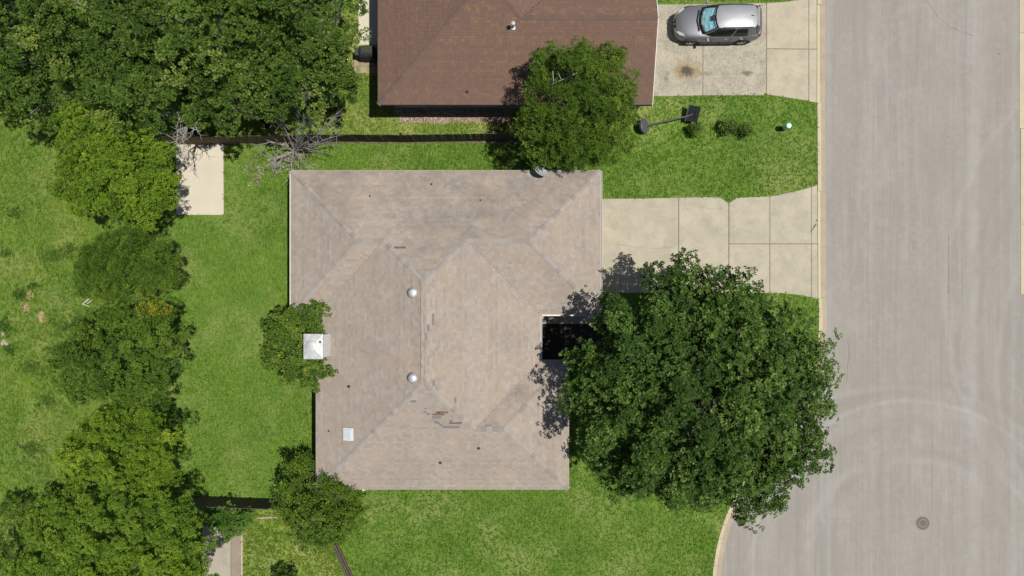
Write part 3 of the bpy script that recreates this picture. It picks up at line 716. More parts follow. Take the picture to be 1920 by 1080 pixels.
# skylight on the west slope
c = roof_pt(653.5, 813.5); e = 0.05
N = Vector((-SL, 0, 1)).normalized(); X = Vector((1, 0, SL)).normalized(); Y = N.cross(X)
m = Matrix(((X.x,Y.x,N.x,c.x),(X.y,Y.y,N.y,c.y),(X.z,Y.z,N.z,c.z+0.05),(0,0,0,1)))
sk = MB().obox(m, 0.54, 0.62, 0.12).build('skylight', M['white'], house, bevel=0.01)
MB().obox(m @ Matrix.Translation((-0.02, 0, 0.075)), 0.42, 0.50, 0.03).build('dome_pane', M['sky_dome'], sk, bevel=0.012)
# plumbing pipes
for (px, py, hh, r) in ((809.5,345.5,0.12,0.035),(694,368,0.12,0.028),(901.5,375.5,0.10,0.03),(655,724.5,0.20,0.045),(617,808,0.10,0.028),(898,840,0.16,0.045),(826,867,0.16,0.045)):
    c = roof_pt(px, py)
    pp = MB().lathe(c, [(r,-0.08),(r,hh),(r*0.7,hh),(r*0.7,hh-0.05)], 12).build('vent_pipe', M['black'], house)
    MB().lathe(c, [(r*2.2,-0.04),(r*2.0,0.02),(r*1.1,0.04)], 12).build('pipe_boot', M['grey_patch'], pp)
# chimney chase with sheet metal cap on the west eave
cz = 4.05
kx0, kx1 = PX(569, cz), PX(605.5, cz); ky0, ky1 = PY(673.5, cz), PY(626, cz)
bx0, bx1 = kx0+0.05, PX(617.5, 3.05); by0, by1 = ky0+0.06, ky1-0.06
bx1 = max(bx1, kx1-0.06)
ch = MB().add([(bx0,by0,0.0),(bx1-0.0,by0,0.0),(bx1,by1,0.0),(bx0,by1,0.0),(bx0,by0,cz-0.06),(kx1-0.04,by0,cz-0.06),(kx1-0.04,by1,cz-0.06),(bx0,by1,cz-0.06)],
              [(0,3,2,1),(4,5,6,7),(0,1,5,4),(1,2,6,5),(2,3,7,6),(3,0,4,7)]).build('chimney_chase', M['siding'], house)
for k in range(9):
    t = (k+0.5)/9; yy = by0+(by1-by0)*t
    MB().add([(bx1+0.006,yy-0.055,2.7),(bx1+0.006,yy+0.055,2.7),(kx1-0.032,yy+0.055,cz-0.07),(kx1-0.032,yy-0.055,cz-0.07),(bx1-0.01,yy-0.055,2.7),(bx1-0.01,yy+0.055,2.7),(kx1-0.05,yy+0.055,cz-0.07),(kx1-0.05,yy-0.055,cz-0.07)],
             [(0,1,2,3),(7,6,5,4),(0,4,5,1),(2,6,7,3),(1,5,6,2),(0,3,7,4)]).build('siding_board', M['siding'], ch)
mx_, my_ = (kx0+kx1)/2-0.06, (ky0+ky1)/2
capm = MB().add([(kx0,ky0,cz-0.07),(kx1,ky0,cz-0.07),(kx1,ky1,cz-0.07),(kx0,ky1,cz-0.07),(kx0,ky0,cz),(kx1,ky0,cz),(kx1,ky1,cz),(kx0,ky1,cz),(mx_,my_,cz+0.07)],
                [(0,1,5,4),(1,2,6,5),(2,3,7,6),(3,0,4,7),(4,5,8),(5,6,8),(6,7,8),(7,4,8),(0,3,2,1)]).build('chimney_cap', M['metal_mat'], ch)
MB().lathe((mx_, my_, cz+0.03), [(0.22,0),(0.22,0.10),(0.26,0.11),(0.26,0.13),(0.10,0.16),(0,0.165)], 28).build('flue_cap', M['metal_mat'], ch)
MB().lathe((kx1-0.13, my_+0.22, cz+0.02), [(0.07,0),(0.06,0.012),(0.0,0.016)], 9).build('rust_spot', M['rust'], ch)

# ---- the brown roofed house
SB = 0.35
bw, be, bg_, bs_, bn_ = PX(709, Z0), 4.29, PX(1223, Z0), PY(196, Z0), 24.0
wh = 3.81; bxm = (bw+be)/2; bh = (be-bw)/2
bS, bN = (bxm, bs_+bh), (bxm, bn_-bh)
w1 = (be-wh, bs_+wh); gp_ = (bg_, bs_+wh); vv = (be, bs_+2*wh); ge = (bg_, bs_+2*wh)
house2 = root('brown_house', ((bw+be)/2, (bs_+bn_)/2, 0), 'house with dark brown shingle roof beyond the wooden fence', 'house')
planes2 = [([(bw,bs_),(bg_,bs_),gp_,w1,bS], (0,bs_), (0,1)), ([(bw,bs_),bS,bN,(bw,bn_)], (bw,0), (1,0)), ([bS,w1,vv,(be,bn_),bN], (be,0), (-1,0)),
           ([w1,gp_,ge,vv], (0,bs_+2*wh), (0,-1)), ([(be,bn_),(bw,bn_),bN], (0,bn_), (0,-1))]
q3 = lambda p, d: (p[0], p[1], Z0+SB*d+0.012)
ridges2 = [(q3((bw,bs_),0),q3(bS,bh),'hip'),(q3(w1,wh),q3(bS,bh),'hip'),(q3(gp_,wh),q3(w1,wh),'ridge'),(q3(bS,bh),q3(bN,bh),'ridge'),(q3((bw,bn_),0),q3(bN,bh),'hip'),(q3((be,bn_),0),q3(bN,bh),'hip')]
def pref2(c): return np.where(np.abs(c[:,1]) > (H-c[:,2])*540/FPX, -50.0, 0.0)
roof2 = build_roof(house2, planes2, Z0, SB, dict(deck=M['felt_b'], obj=M['brn_o'], stuff=M['brn_s'], cap=M['brn_cap']), 0.14, 0.20, ridges2, prefer=pref2)
def roof2_z(x, y):
    B = min(x-bw, be-x, y-bs_, bn_-y); Wg = min(y-bs_, bs_+2*wh-y) if x <= bg_ and x > 0 else -9
    return Z0 + SB*max(B, Wg)
def roof2_pt(px, py):
    z = 3.4
    for _ in range(12):
        x, y, _z = P(px, py, z); z = roof2_z(x, y)
    return Vector((x, y, z))
i2 = 0.45
wl2 = MB().prism([(bw+i2,bs_+i2),(bg_-0.25,bs_+i2),(bg_-0.25,bs_+2*wh-i2),(be-i2,bs_+2*wh-i2),(be-i2,bn_-i2),(bw+i2,bn_-i2)], -0.02, 2.5).build('wall', M['wall2'], house2)
# gable infill and rake boards at the street end
MB().add([(bg_-0.26,bs_+i2,2.5),(bg_-0.26,bs_+2*wh-i2,2.5),(bg_-0.26,bs_+wh,Z0+SB*wh-0.17),(bg_-0.40,bs_+i2,2.5),(bg_-0.40,bs_+2*wh-i2,2.5),(bg_-0.40,bs_+wh,Z0+SB*wh-0.17)],
         [(0,1,2),(5,4,3),(0,3,4,1),(1,4,5,2),(2,5,3,0)]).build('gable', M['wall2'], house2)
for sgn, ya in ((1, bs_), (-1, bs_+2*wh)):
    A_ = Vector((bg_+0.02, ya, Z0-0.09)); B_ = Vector((bg_+0.02, bs_+wh, Z0+SB*wh-0.09)); d = (B_-A_); L_ = d.length; d.normalize()
    X = Vector((1,0,0)); N = X.cross(d); m = Matrix(((X.x,d.x,N.x,(A_.x+B_.x)/2),(X.y,d.y,N.y,(A_.y+B_.y)/2),(X.z,d.z,N.z,(A_.z+B_.z)/2),(0,0,0,1)))
    MB().obox(m, 0.03, L_, 0.18).build('rake_board', M['white'], house2)
MB().box((bw, bs_-0.03, 2.42), (bg_, bs_-0.004, 2.595)).build('fascia', M['felt_b'], house2)
MB().box((bw-0.03, bs_-0.03, 2.42), (bw-0.004, bn_, 2.595)).build('fascia', M['felt_b'], house2)
MB().box((bw, bs_, 2.425), (bw+i2, bn_, 2.44)).build('soffit', M['felt_b'], house2)
MB().box((bw+i2, bs_, 2.425), (bg_-0.25, bs_+i2, 2.44)).build('soffit', M['felt_b'], house2)
for px, wd in ((771, 1.25), (909, 1.35)): window(PX(px, 1.5), bs_+i2, 'y', wd, house2, 0.75, 2.1, -1)
gd2 = MB().box((bg_-0.247, bs_+1.2, 0.03), (bg_-0.20, bs_+6.1, 2.2)).build('garage_door', M['white'], house2)
for k in range(4): MB().box((bg_-0.199, bs_+1.3, 0.08+0.54*k), (bg_-0.18, bs_+6.0, 0.54+0.54*k)).build('door_panel', M['white'], gd2, bevel=0.01)
# white flue with tee cap, and a short pipe
c = roof2_pt(962, 52)
fl = MB().lathe(c, [(0.13,-0.07),(0.12,0.03),(0.05,0.06),(0.05,0.52)], 16).build('flue_pipe', M['metal_mat'], house2)
MB().lathe(c + Vector((0,0,0.52)), [(0.045,0.0),(0.10,0.02),(0.10,0.09),(0.04,0.12),(0,0.125)], 16).build('flue_cap', M['metal_mat'], fl)
c = roof2_pt(876, 172.5)
pp = MB().lathe(c, [(0.045,-0.06),(0.045,0.14),(0.03,0.14),(0.03,0.08)], 12).build('vent_pipe', M['black'], house2)
MB().lathe(c, [(0.09,-0.04),(0.085,0.02),(0.05,0.05)], 12).build('pipe_boot', M['grey_plastic'], pp)

# television antenna mast on the brown house
ant = root('tv_antenna', roof2_pt(1030, 168), 'thin metal television antenna rising from the brown roof among leaves', 'antenna')
a0 = roof2_pt(1030, 168); at = Vector((a0.x, a0.y, 5.7))
MB().tube([a0, at], [0.018, 0.014], 8).build('mast', M['dish'], ant)
bo = Vector(P(1030, 160, 5.75)); bd = (Vector(P(1084, 136, 5.75)) - bo)
boom = MB().tube([bo, bo+bd], 0.010, 6).build('boom', M['metal_mat'], ant)
MB().tube([at, (at.x, at.y, 5.74), bo + bd*0.15], 0.012, 6).build('clamp', M['metal_mat'], ant)
for t, ln in ((0.0, 1.22), (0.42, 0.42), (0.75, 0.22), (1.0, 0.18)):
    p = bo + bd*t; q = Vector((-0.42, 0.90, 0)).normalized()
    MB().tube([p - q*ln*0.12, p + q*ln], 0.009, 6).build('element', M['metal_mat'], ant)

# satellite dish on the north eave
dz = 3.15
dc = Vector(P(1014.5, 323, dz)); dn = Vector((0.32, 0.55, 0.62)).normalized()
dish = root('satellite_dish', (dc.x+0.02, dc.y-0.1, roof_z(dc.x, min(dc.y-0.1, yn-0.05))), 'grey satellite dish mounted at the roof edge under the tree', 'satellite dish')
q = dn.to_track_quat('Z', 'X').to_matrix().to_4x4(); md = Matrix.Translation(dc) @ q @ Matrix.Diagonal((1.0, 1.12, 1, 1))
b = MB(); prof = [(0.0,0.0),(0.08,0.004),(0.17,0.018),(0.25,0.040),(0.31,0.062),(0.325,0.066),(0.32,0.052),(0.25,0.026),(0.17,0.004),(0.08,-0.010),(0.0,-0.014)]
b.lathe(None, [(max(r, 0.002), h) for r, h in prof], 30, md); b.build('reflector', M['dish'], dish, smooth=True)
foot = Vector((dc.x+0.02, dc.y-0.1, roof_z(dc.x, yn-0.15)))
MB().tube([foot, Vector((foot.x, foot.y, dz-0.14)), dc - dn*0.02], [0.03, 0.03, 0.025], 8).build('mast', M['metal_mat'], dish)
tip = Vector(P(1021.5, 309, dz+0.38))
MB().tube([dc - dn*0.01 + Vector((0.12, 0.02, 0.0)), (dc+tip)/2 + Vector((0.02,0,-0.05)), tip], [0.014, 0.014, 0.014], 6).build('arm', M['white'], dish)
MB().tube([tip - Vector((0.03,0.05,0)), tip + Vector((0.05,0.07,0.03))], [0.035, 0.028], 10).build('receiver', M['white'], dish)

# twin floodlight under the south eave
fx, fy = PX(672, 2.1), ysn + ins
flr = root('floodlight', (fx, fy, 2.1), 'pair of white floodlight heads under the south eave by the bush', 'floodlight')
MB().box((fx-0.07, fy-0.06, 2.05), (fx+0.07, fy-0.002, 2.2)).build('bracket', M['white'], flr)
for s in (-1, 1):
    MB().tube([(fx+0.05*s, fy-0.05, 2.15), (fx+0.26*s, fy-0.58, 2.22), (fx+0.30*s, fy-0.70, 2.24)], [0.03, 0.05, 0.10], 12).build('lamp_head', M['white'], flr, smooth=False)

# ------------------------------------------------------------------ fences
def fence(name, pts, h, mat, label, cat, mesh_w=0.14, jit=0.03, railside=1):
    """pts: plan polyline in metres; one plank object per board"""
    r = root(name, (*pts[0], 0), label, cat, None)
    pm = bpy.data.meshes.new('plank')
    w, t = mesh_w, 0.02
    pm.from_pydata([(-w/2,-t/2,0.02),(w/2,-t/2,0.02),(w/2,t/2,0.02),(-w/2,t/2,0.02),(-w/2,-t/2,h-0.04),(w/2,-t/2,h-0.04),(w/2,t/2,h-0.04),(-w/2,t/2,h-0.04),(-w/2+0.03,-t/2,h),(w/2-0.03,-t/2,h),(w/2-0.03,t/2,h),(-w/2+0.03,t/2,h)], [],
                   [(0,3,2,1),(0,1,5,4),(1,2,6,5),(2,3,7,6),(3,0,4,7),(4,5,9,8),(5,6,10,9),(6,7,11,10),(7,4,8,11),(8,9,10,11)])
    pm.materials.append(mat)
    for (x0, y0), (x1, y1) in zip(pts[:-1], pts[1:]):
        L = math.hypot(x1-x0, y1-y0); n = int(L/(w+0.006)); a = math.atan2(y1-y0, x1-x0); nx, ny = -math.sin(a), math.cos(a)
        for i in range(n):
            s = (i+0.5)/n; o = bpy.data.objects.new('plank', pm)
            m = Matrix.Translation((x0+(x1-x0)*s + nx*rng.normal(0, jit*0.15), y0+(y1-y0)*s + ny*rng.normal(0, jit*0.15), rng.normal(0, jit)*0.5-0.01)) @ Matrix.Rotation(a + rng.normal(0, 0.015), 4, 'Z') @ Matrix.Rotation(rng.normal(0, 0.008), 4, 'Y')
            link(o, r, m)
        k = max(1, int(round(L/2.4)))
        for i in range(k+1):
            s = i/k; px, py = x0+(x1-x0)*s + nx*0.075*railside, y0+(y1-y0)*s + ny*0.075*railside
            MB().box((px-0.045, py-0.045, 0.0), (px+0.045, py+0.045, h-0.08)).build('post', mat, r)
        for zr in (0.3, 0.9, h-0.3):
            p = [(x0 + nx*0.03*railside, y0 + ny*0.03*railside, zr), (x1 + nx*0.03*railside, y1 + ny*0.03*railside, zr)]
            MB().tube(p, 0.028, 4).build('rail', mat, r)
    return r
hf = 1.75
fence('wooden_fence', [(PX(300,0), PY(271)), (PX(480), PY(268.5)), (PX(640), PY(265.5))], hf, M['fence'], 'brown wooden plank fence behind the pale concrete patio', 'fence')
fence('shade_side_fence', [(PX(640.5), PY(265.3)), (PX(760), PY(266.5)), (PX(1010), PY(262.5))], hf, M['fence_shade'], 'plank fence, its shade painted into the wood colour, running towards the tree beside the brown house', 'fence')  # the darker wood carries this run's shaded face
fence('shaded_fence', [(PX(372), PY(930)), (PX(545), PY(936))], hf, M['fence_shade'], 'dark plank fence between the back lawn and the weedy yard', 'fence', railside=-1)
fence('corner_fence', [(PX(632), PY(1014)), (PX(668), PY(1092))], 0.95, M['fence_shade'], 'short leaning fence run beside the weedy yard at the bottom edge', 'fence')
# white edging board
eb = root('edging_board', P(481, 972), 'narrow white edging board lying in the weedy yard', 'edging')
pts = [P(481, 972.5, 0.1), P(505, 971, 0.1), P(548, 967.5, 0.1)]
MB().tube([(p[0], p[1], 0.05) for p in pts], 0.045, 4).build('board', M['kerb'], eb)
eb2 = root('path_edging', P(454, 1000), 'thin pale edging strip along the grey garden path', 'edging')
MB().box((PX(453.3), PY(1120), -0.02), (PX(455.5), PY(990), 0.07)).build('strip', M['kerb'], eb2)

# ------------------------------------------------------------------ vegetation
def leaves_mesh(name, C, N, k, L, Wd, mat, tint, r0=0.02, tilt=(0.15, 0.75), seed=1):
    """rosettes of k leaves at centres C with normals N"""
    r = np.random.default_rng(seed); n = len(C)
    N = N/np.linalg.norm(N, axis=1)[:,None]
    ref = np.where(np.abs(N[:,2:3]) < 0.9, np.array([[0,0,1.0]]), np.array([[1.0,0,0]]))
    T = np.cross(N, ref); T /= np.linalg.norm(T, axis=1)[:,None]; B = np.cross(N, T)
    th = (np.arange(k)[None,:]*2*np.pi/k + r.random((n,1))*6.28 + r.normal(0, 0.35, (n,k)))
    al = r.uniform(*tilt, (n,k)); ln = L*r.uniform(0.65, 1.25, (n,k)); wd = Wd*r.uniform(0.7, 1.25, (n,k))
    ct, st_ = np.cos(th)[...,None], np.sin(th)[...,None]
    rad = ct*T[:,None,:] + st_*B[:,None,:]; tan = -st_*T[:,None,:] + ct*B[:,None,:]
    d = np.cos(al)[...,None]*rad + np.sin(al)[...,None]*N[:,None,:]
    tw = r.normal(0, 0.35, (n,k))[...,None]; nn = np.cross(d, tan); side = tan*np.cos(tw) + nn*np.sin(tw)
    base = C[:,None,:] + rad*r0
    mid = base + d*(ln*0.5)[...,None] + N[:,None,:]*(0.05*ln)[...,None]
    tip = base + d*ln[...,None] - N[:,None,:]*(0.12*ln)[...,None]
    V = np.stack([base, mid - side*(wd/2)[...,None], tip, mid + side*(wd/2)[...,None]], axis=2).reshape(-1,3)
    F = np.arange(n*k*4).reshape(-1,4)
    tt = np.clip(tint[:,None] + r.normal(0, 0.16, (n,k)), 0, 1).ravel()
    return mesh_np(name, V, F, mat, tt)

def crown_points(lobes, dens, seed, clump=0.45, cden=1.25, low=-0.35, lump=0.12, core=0.35, jitter=0.05, stretch=1.35):
    """florets on many small leafy clumps that sit on the lobes' surface, plus thinner inner foliage"""
    r = np.random.default_rng(seed); C, N, T, ends, wl = [], [], [], [], []
    for (px, py, rx, ry, zc, rz) in lobes:
        c = np.array(P(px, py, zc)); k = (H-zc)/FPX; wl.append((c, np.array([rx*k, ry*k, rz])))
    for li, (c, R) in enumerate(wl):
        area = 2*math.pi*((R[0]*R[1])**1.6/2 + (R[0]*R[2])**1.6/4 + (R[1]*R[2])**1.6/4)**(1/1.6)*1.15
        cs = cden*(0.45/clump)**2; nc = max(5, int(area*cs)); i = np.arange(nc)
        z = np.clip(1 - (i+0.5)/nc*(1-low) + r.normal(0, 0.6/nc**0.5, nc)*0.35, low, 0.999); ph = i*2.39996 + r.normal(0, 0.30, nc); s = np.sqrt(1-z*z)
        d = np.stack([s*np.cos(ph), s*np.sin(ph), z], 1)
        ks = r.normal(0, 1, (7,3))*2.2; phs = r.random(7)*6.28
        lum = sum(np.sin(d@ks[q]+phs[q]) for q in range(7))/2.6
        rr = 1 - lump*0.5 + lump*0.7*lum + r.normal(0, jitter, nc) - clump*0.45/max(R.mean(), 0.3)
        e = c + d*R*rr[:,None]
        ok = np.ones(nc, bool)
        for lj, (c2, R2) in enumerate(wl):
            if lj != li: ok &= (np.linalg.norm((e-c2)/R2, axis=1) > 0.78) | (e[:,2] > c2[2]+R2[2]*0.75)
        e, d, lum = e[ok], d[ok], lum[ok]; m = len(e)
        if m == 0: continue
        ends.append((c, R, e))
        st = np.clip(0.44 + 0.05*lum + r.normal(0, 0.15, m), 0.02, 0.98)
        rc = clump*r.uniform(0.65, 1.3, m); nf = max(4, int(round(dens/cs)))
        ax = d*R; ax[:,2] *= 0.4; ax /= np.linalg.norm(ax, axis=1)[:,None] + 1e-9
        q = r.normal(0, 1, (m, nf, 3)); q /= np.linalg.norm(q, axis=2)[...,None]
        up = d*0.7 + np.array([0,0,0.8]); up /= np.linalg.norm(up, axis=1)[:,None]
        dot = (q*up[:,None,:]).sum(2); q = np.where((dot < -0.15)[...,None], q - 2*dot[...,None]*up[:,None,:], q)
        rad = r.uniform(0.55, 1.05, (m, nf))*rc[:,None]
        off = q*rad[...,None]; al = (off*ax[:,None,:]).sum(2); off = off + ax[:,None,:]*(al*(stretch-1))[...,None]
        off[...,2] *= 0.75
        p = e[:,None,:] + off
        nn = q*0.55 + d[:,None,:]*0.2 + np.array([0.06,0,0.75]) + r.normal(0, 0.25, p.shape)
        C.append(p.reshape(-1,3)); N.append(nn.reshape(-1,3)); T.append(np.repeat(st, nf) + r.normal(0, 0.15, m*nf))
        ni = int(area*dens*core)
        z = r.uniform(-0.2, 1, ni); ph = r.random(ni)*6.28; s = np.sqrt(1-z*z); dd = np.stack([s*np.cos(ph), s*np.sin(ph), z], 1)
        C.append(c + dd*R*r.uniform(0.5, 0.82, (ni,1))); N.append(dd + np.array([0,0,0.8]) + r.normal(0, 0.4, (ni,3))); T.append(r.normal(0.40, 0.15, ni))
    return np.concatenate(C), np.concatenate(N), np.clip(np.concatenate(T), 0, 1), ends, wl

def limbs_mesh(base, ztrunk, ends, seed, n, r0, thick=0.05, poke=0.0):
    r = random.Random(seed); mb = MB(); top = Vector((base[0], base[1], ztrunk))
    for (c, R, e) in ends:
        if len(e) == 0: continue
        for _ in range(n):
            q = Vector(e[r.randrange(len(e))]); cc = Vector(c)
            q = cc + (q-cc)*(0.70+(0.16+poke)*r.random() if poke else 0.62)
            m1 = top.lerp(q, 0.35) + Vector((r.uniform(-.3,.3), r.uniform(-.3,.3), 0.35)); m2 = top.lerp(q, 0.7) + Vector((r.uniform(-.25,.25), r.uniform(-.25,.25), 0.35))
            mb.tube([top - Vector((0,0,0.25)), m1, m2, q], [r0*0.55, thick, thick*0.55, thick*0.18], 5, False)
            for _k in range(2):
                q2 = q + Vector((r.uniform(-.8,.8), r.uniform(-.8,.8), r.uniform(-.3,.3)))*0.8
                mb.tube([m2, (m2+q2)/2 + Vector((0,0,0.12)), q2], [thick*0.5, thick*0.3, thick*0.12], 4, False)
    return mb

def tree(name, label, cat, lobes, leafmat, seed, dens=24, k=8, L=0.13, Wd=0.065, base=None, trunk_r=0.17, group=None, clump=0.45, cden=1.25, stretch=1.35, low=-0.35, nl=5, ztr=None, lump=0.12, poke=0.0, core=0.35, limbmat=None, tilt=(0.15,0.75), jitter=0.05):
    C, N, T, ends, wl = crown_points(lobes, dens, seed, clump, cden, low, lump, core, jitter, stretch)
    C[:,2] = np.maximum(C[:,2], 0.06)
    if base is None:
        c0 = np.mean([w[0] for w in wl], axis=0); base = (float(c0[0]), float(c0[1]))
    zc = min(w[0][2] for w in wl); ztr = ztr or max(0.25, zc*0.62)
    r = root(name, (base[0], base[1], 0), label, cat, group)
    link(bpy.data.objects.new('crown', leaves_mesh('crown', C, N, k, L, Wd, leafmat, T, seed=seed+5, tilt=tilt)), r)
    rr = random.Random(seed)
    tr = [(base[0], base[1], -0.05), (base[0]+rr.uniform(-.06,.06), base[1]+rr.uniform(-.06,.06), ztr*0.5), (base[0], base[1], ztr)]
    MB().tube(tr, [trunk_r*1.35, trunk_r, trunk_r*0.85], 10).build('trunk', M['bark'], r, smooth=True)
    limbs_mesh(base, ztr, ends, seed+3, nl, trunk_r, max(0.02, trunk_r*0.32), poke).build('limbs', limbmat or M['bark'], r, smooth=True)
    return r

# the big oak over the front lawn
tree('oak_tree', 'huge dark green oak spreading over the front lawn and street kerb', 'tree',
     [(1305,745,190,188,5.6,3.4),(1205,650,106,98,5.4,2.5),(1190,770,112,98,5.2,2.6),(1295,605,100,84,5.2,2.4),(1405,645,92,84,5.2,2.4),(1450,730,96,90,5.0,2.4),(1435,825,98,90,4.8,2.4),(1375,882,88,76,4.7,2.3),(1425,858,66,58,4.6,2.0),(1255,858,118,84,4.9,2.4),(1125,705,58,72,5.2,1.7),(1380,572,58,44,4.7,1.3),(1275,535,62,34,4.9,1.3),(1482,695,56,46,4.5,1.5),(1475,770,62,50,4.4,1.5)],
     M['leaf_oak'], 101, dens=46, k=9, L=0.13, Wd=0.070, clump=0.58, cden=1.15, stretch=2.0, jitter=0.08, core=0.34, low=-0.25, base=(PX(1325)*0.92, PY(740)*0.92), trunk_r=0.34, nl=4, ztr=2.9, lump=0.17)
# the round tree at the brown house
tree('garden_tree', 'round olive green tree overlapping the brown roof and the fence end', 'tree',
     [(1075,198,94,96,4.2,2.7),(1125,160,64,68,4.0,2.1),(1040,245,68,62,3.8,1.9),(1088,268,70,48,3.6,1.8),(1140,230,52,58,3.6,1.8),(1072,130,66,42,4.3,1.7)],
     M['leaf_olive'], 111, dens=58, k=8, L=0.125, Wd=0.038, clump=0.38, low=-0.2, trunk_r=0.2, nl=4, lump=0.10, tilt=(0.2, 1.0))
# dark canopy behind the plank fence
CAN = [('dark_tree', 'dark green tree filling the top left corner of the picture', [(50,100,115,115,5.4,3.2),(-30,30,100,110,5.6,3.2),(95,165,70,58,4.8,2.0)], 121),
       ('dark_tree', 'dark green tree second from the left along the top edge', [(205,45,110,95,6.0,3.4),(240,-40,120,80,6.0,3.2),(160,110,70,60,5.2,2.2)], 122),
       ('dark_tree', 'dark tree with bare dead twigs overhanging the pale patio corner', [(268,178,92,64,5.6,2.4),(315,208,52,34,4.9,1.3),(215,185,58,45,5.2,1.6)], 123),
       ('dark_tree', 'dark green tree in the middle of the top canopy', [(385,70,110,95,6.2,3.4),(400,-40,110,80,6.0,3.2),(330,115,70,62,5.6,2.4)], 124),
       ('dark_tree', 'dark tree leaning to the plank fence right of the patio', [(430,170,84,62,5.4,2.5),(462,194,50,34,4.6,1.3),(388,188,46,34,4.8,1.2)], 125),
       ('dark_tree', 'dark green tree nearest the brown house wall along the top edge', [(565,50,105,92,5.8,3.2),(590,-40,100,80,5.8,3.0),(610,95,50,58,4.9,2.0)], 126),
       ('dark_tree', 'dark green tree overhanging the dead shrub by the fence', [(572,142,86,68,5.2,2.5),(618,150,44,60,4.6,1.8),(520,150,58,54,5.2,1.9)], 127)]
for nm, lb, lo, sd in CAN:
    tree(nm, lb, 'tree', lo, M['leaf_dark'], sd, dens=42, k=8, L=0.13, Wd=0.066, clump=0.55, cden=1.0, stretch=1.9, jitter=0.11, core=0.18, low=-0.12, trunk_r=0.2, nl=5, lump=0.17, poke=0.16, limbmat=M['dead'], group='dark trees behind the fence')
ROW = [('lime_tree', 'yellow-green bushy tree overhanging the pale concrete patio', [(232,318,95,86,4.6,2.2),(188,262,66,61,4.7,2.0),(272,368,63,54,4.3,1.7),(172,348,57,58,4.3,1.7),(292,305,44,50,4.2,1.5)], 131, 'leaf_lime', 0.085, 0.048),
       ('feathery_tree', 'small feathery olive tree between the two rounder trees', [(242,500,84,62,3.9,1.8),(200,508,54,52,3.6,1.4),(292,512,42,48,3.5,1.3),(255,455,56,26,3.5,1.2)], 132, 'leaf_olive', 0.14, 0.030),
       ('round_tree', 'round green tree with a yellow patch at its top', [(235,668,98,84,4.7,2.3),(176,688,64,64,4.3,1.8),(294,645,46,56,4.2,1.6),(262,606,58,36,4.4,1.5),(262,728,66,38,4.4,1.5),(210,612,50,36,4.3,1.4)], 138, 'leaf_olive', 0.09, 0.046),
       ('round_tree', 'green tree right below the tree with the yellow patch', [(238,832,93,71,4.8,2.3),(185,850,59,50,4.6,1.8),(290,820,42,42,4.2,1.4),(288,880,51,41,4.2,1.5)], 134, 'leaf_lime', 0.085, 0.040),
       ('broad_tree', 'broad yellow-green tree covering the lower left corner', [(210,968,118,76,5.0,2.5),(130,985,72,61,4.8,2.0),(322,985,57,50,4.4,1.6),(352,1030,49,45,4.2,1.4),(120,1060,82,52,5.0,2.1)], 135, 'leaf_mid', 0.095, 0.046),
       ('bright_tree', 'bright yellow-green tree cut by the bottom edge', [(280,1072,91,50,5.1,2.0),(200,1095,82,50,5.2,2.0),(360,1085,44,35,4.4,1.3)], 136, 'leaf_lime', 0.10, 0.052),
       ('loose_tree', 'loose dull green tree at the left edge bottom', [(45,1030,59,46,2.9,1.4),(15,1075,48,37,2.9,1.2),(95,965,32,39,2.7,1.1),(25,955,38,20,1.6,0.8)], 137, 'leaf_olive', 0.12, 0.045)]
for nm, lb, lo, sd, lm, L_, W_ in ROW:
    tree(nm, lb, 'tree', lo, M[lm], sd, dens=76 if nm != 'loose_tree' else 34, k=8, clump=0.36, cden=1.15, jitter=0.07, core=0.34, low=-0.02, L=L_, Wd=W_, trunk_r=0.11, nl=2, lump=0.10, group='trees along the back lawn')
# yellow foliage on the round tree is a part of that tree
yt = [o for o in bpy.data.objects if o.name.startswith('round_tree') and 'yellow patch' in o.get('label', '')][0]
C, N, T, ends, wl = crown_points([(287,577,30,15,5.15,0.4)], 36, 171, 0.22)
link(bpy.data.objects.new('yellow_foliage', leaves_mesh('yellow_foliage', C, N, 7, 0.09, 0.042, M['leaf_yellow'], T, seed=3)), yt)['label'] = 'patch of yellow leaves'
# shrubs
tree('chimney_shrub', 'leafy green shrub growing round the metal-capped chimney', 'shrub', [(557,612,48,36,2.7,1.1),(590,592,22,24,2.9,0.8),(520,620,24,22,1.9,0.8),(560,672,46,40,2.6,1.2),(590,695,26,28,2.9,0.8),(530,650,28,40,2.2,1.0)], M['leaf_bush'], 141, dens=56, clump=0.24, jitter=0.12, stretch=1.6, k=6, L=0.13, Wd=0.07, trunk_r=0.05, nl=4, base=(PX(556,2.4), PY(640,2.4)), lump=0.16)
tree('corner_shrub', 'spiky green shrub at the lower left corner of the tan roof', 'shrub', [(600,955,58,50,2.4,1.3),(556,905,26,44,1.9,1.1),(575,872,14,20,1.8,0.7),(648,962,32,38,2.2,1.0),(618,915,16,28,2.9,0.7),(646,922,16,10,2.9,0.5),(600,1002,52,20,1.8,0.8),(545,950,20,36,1.7,0.8)], M['leaf_bush'], 142, dens=50, clump=0.20, k=6, L=0.19, Wd=0.055, trunk_r=0.06, nl=5, lump=0.3, jitter=0.16, stretch=2.2, tilt=(0.2, 1.0), base=(PX(603,1.5), PY(945,1.5)))
tree('fence_shrub', 'small grey-green shrub against the dark fence above the garden path', 'shrub', [(418,972,30,22,1.5,0.7),(450,972,26,20,1.4,0.7),(430,990,24,18,1.3,0.6)], M['leaf_weed'], 143, dens=44, clump=0.26, k=6, L=0.14, Wd=0.075, trunk_r=0.04, nl=3, base=(PX(432,0.5), PY(965,0.5)))
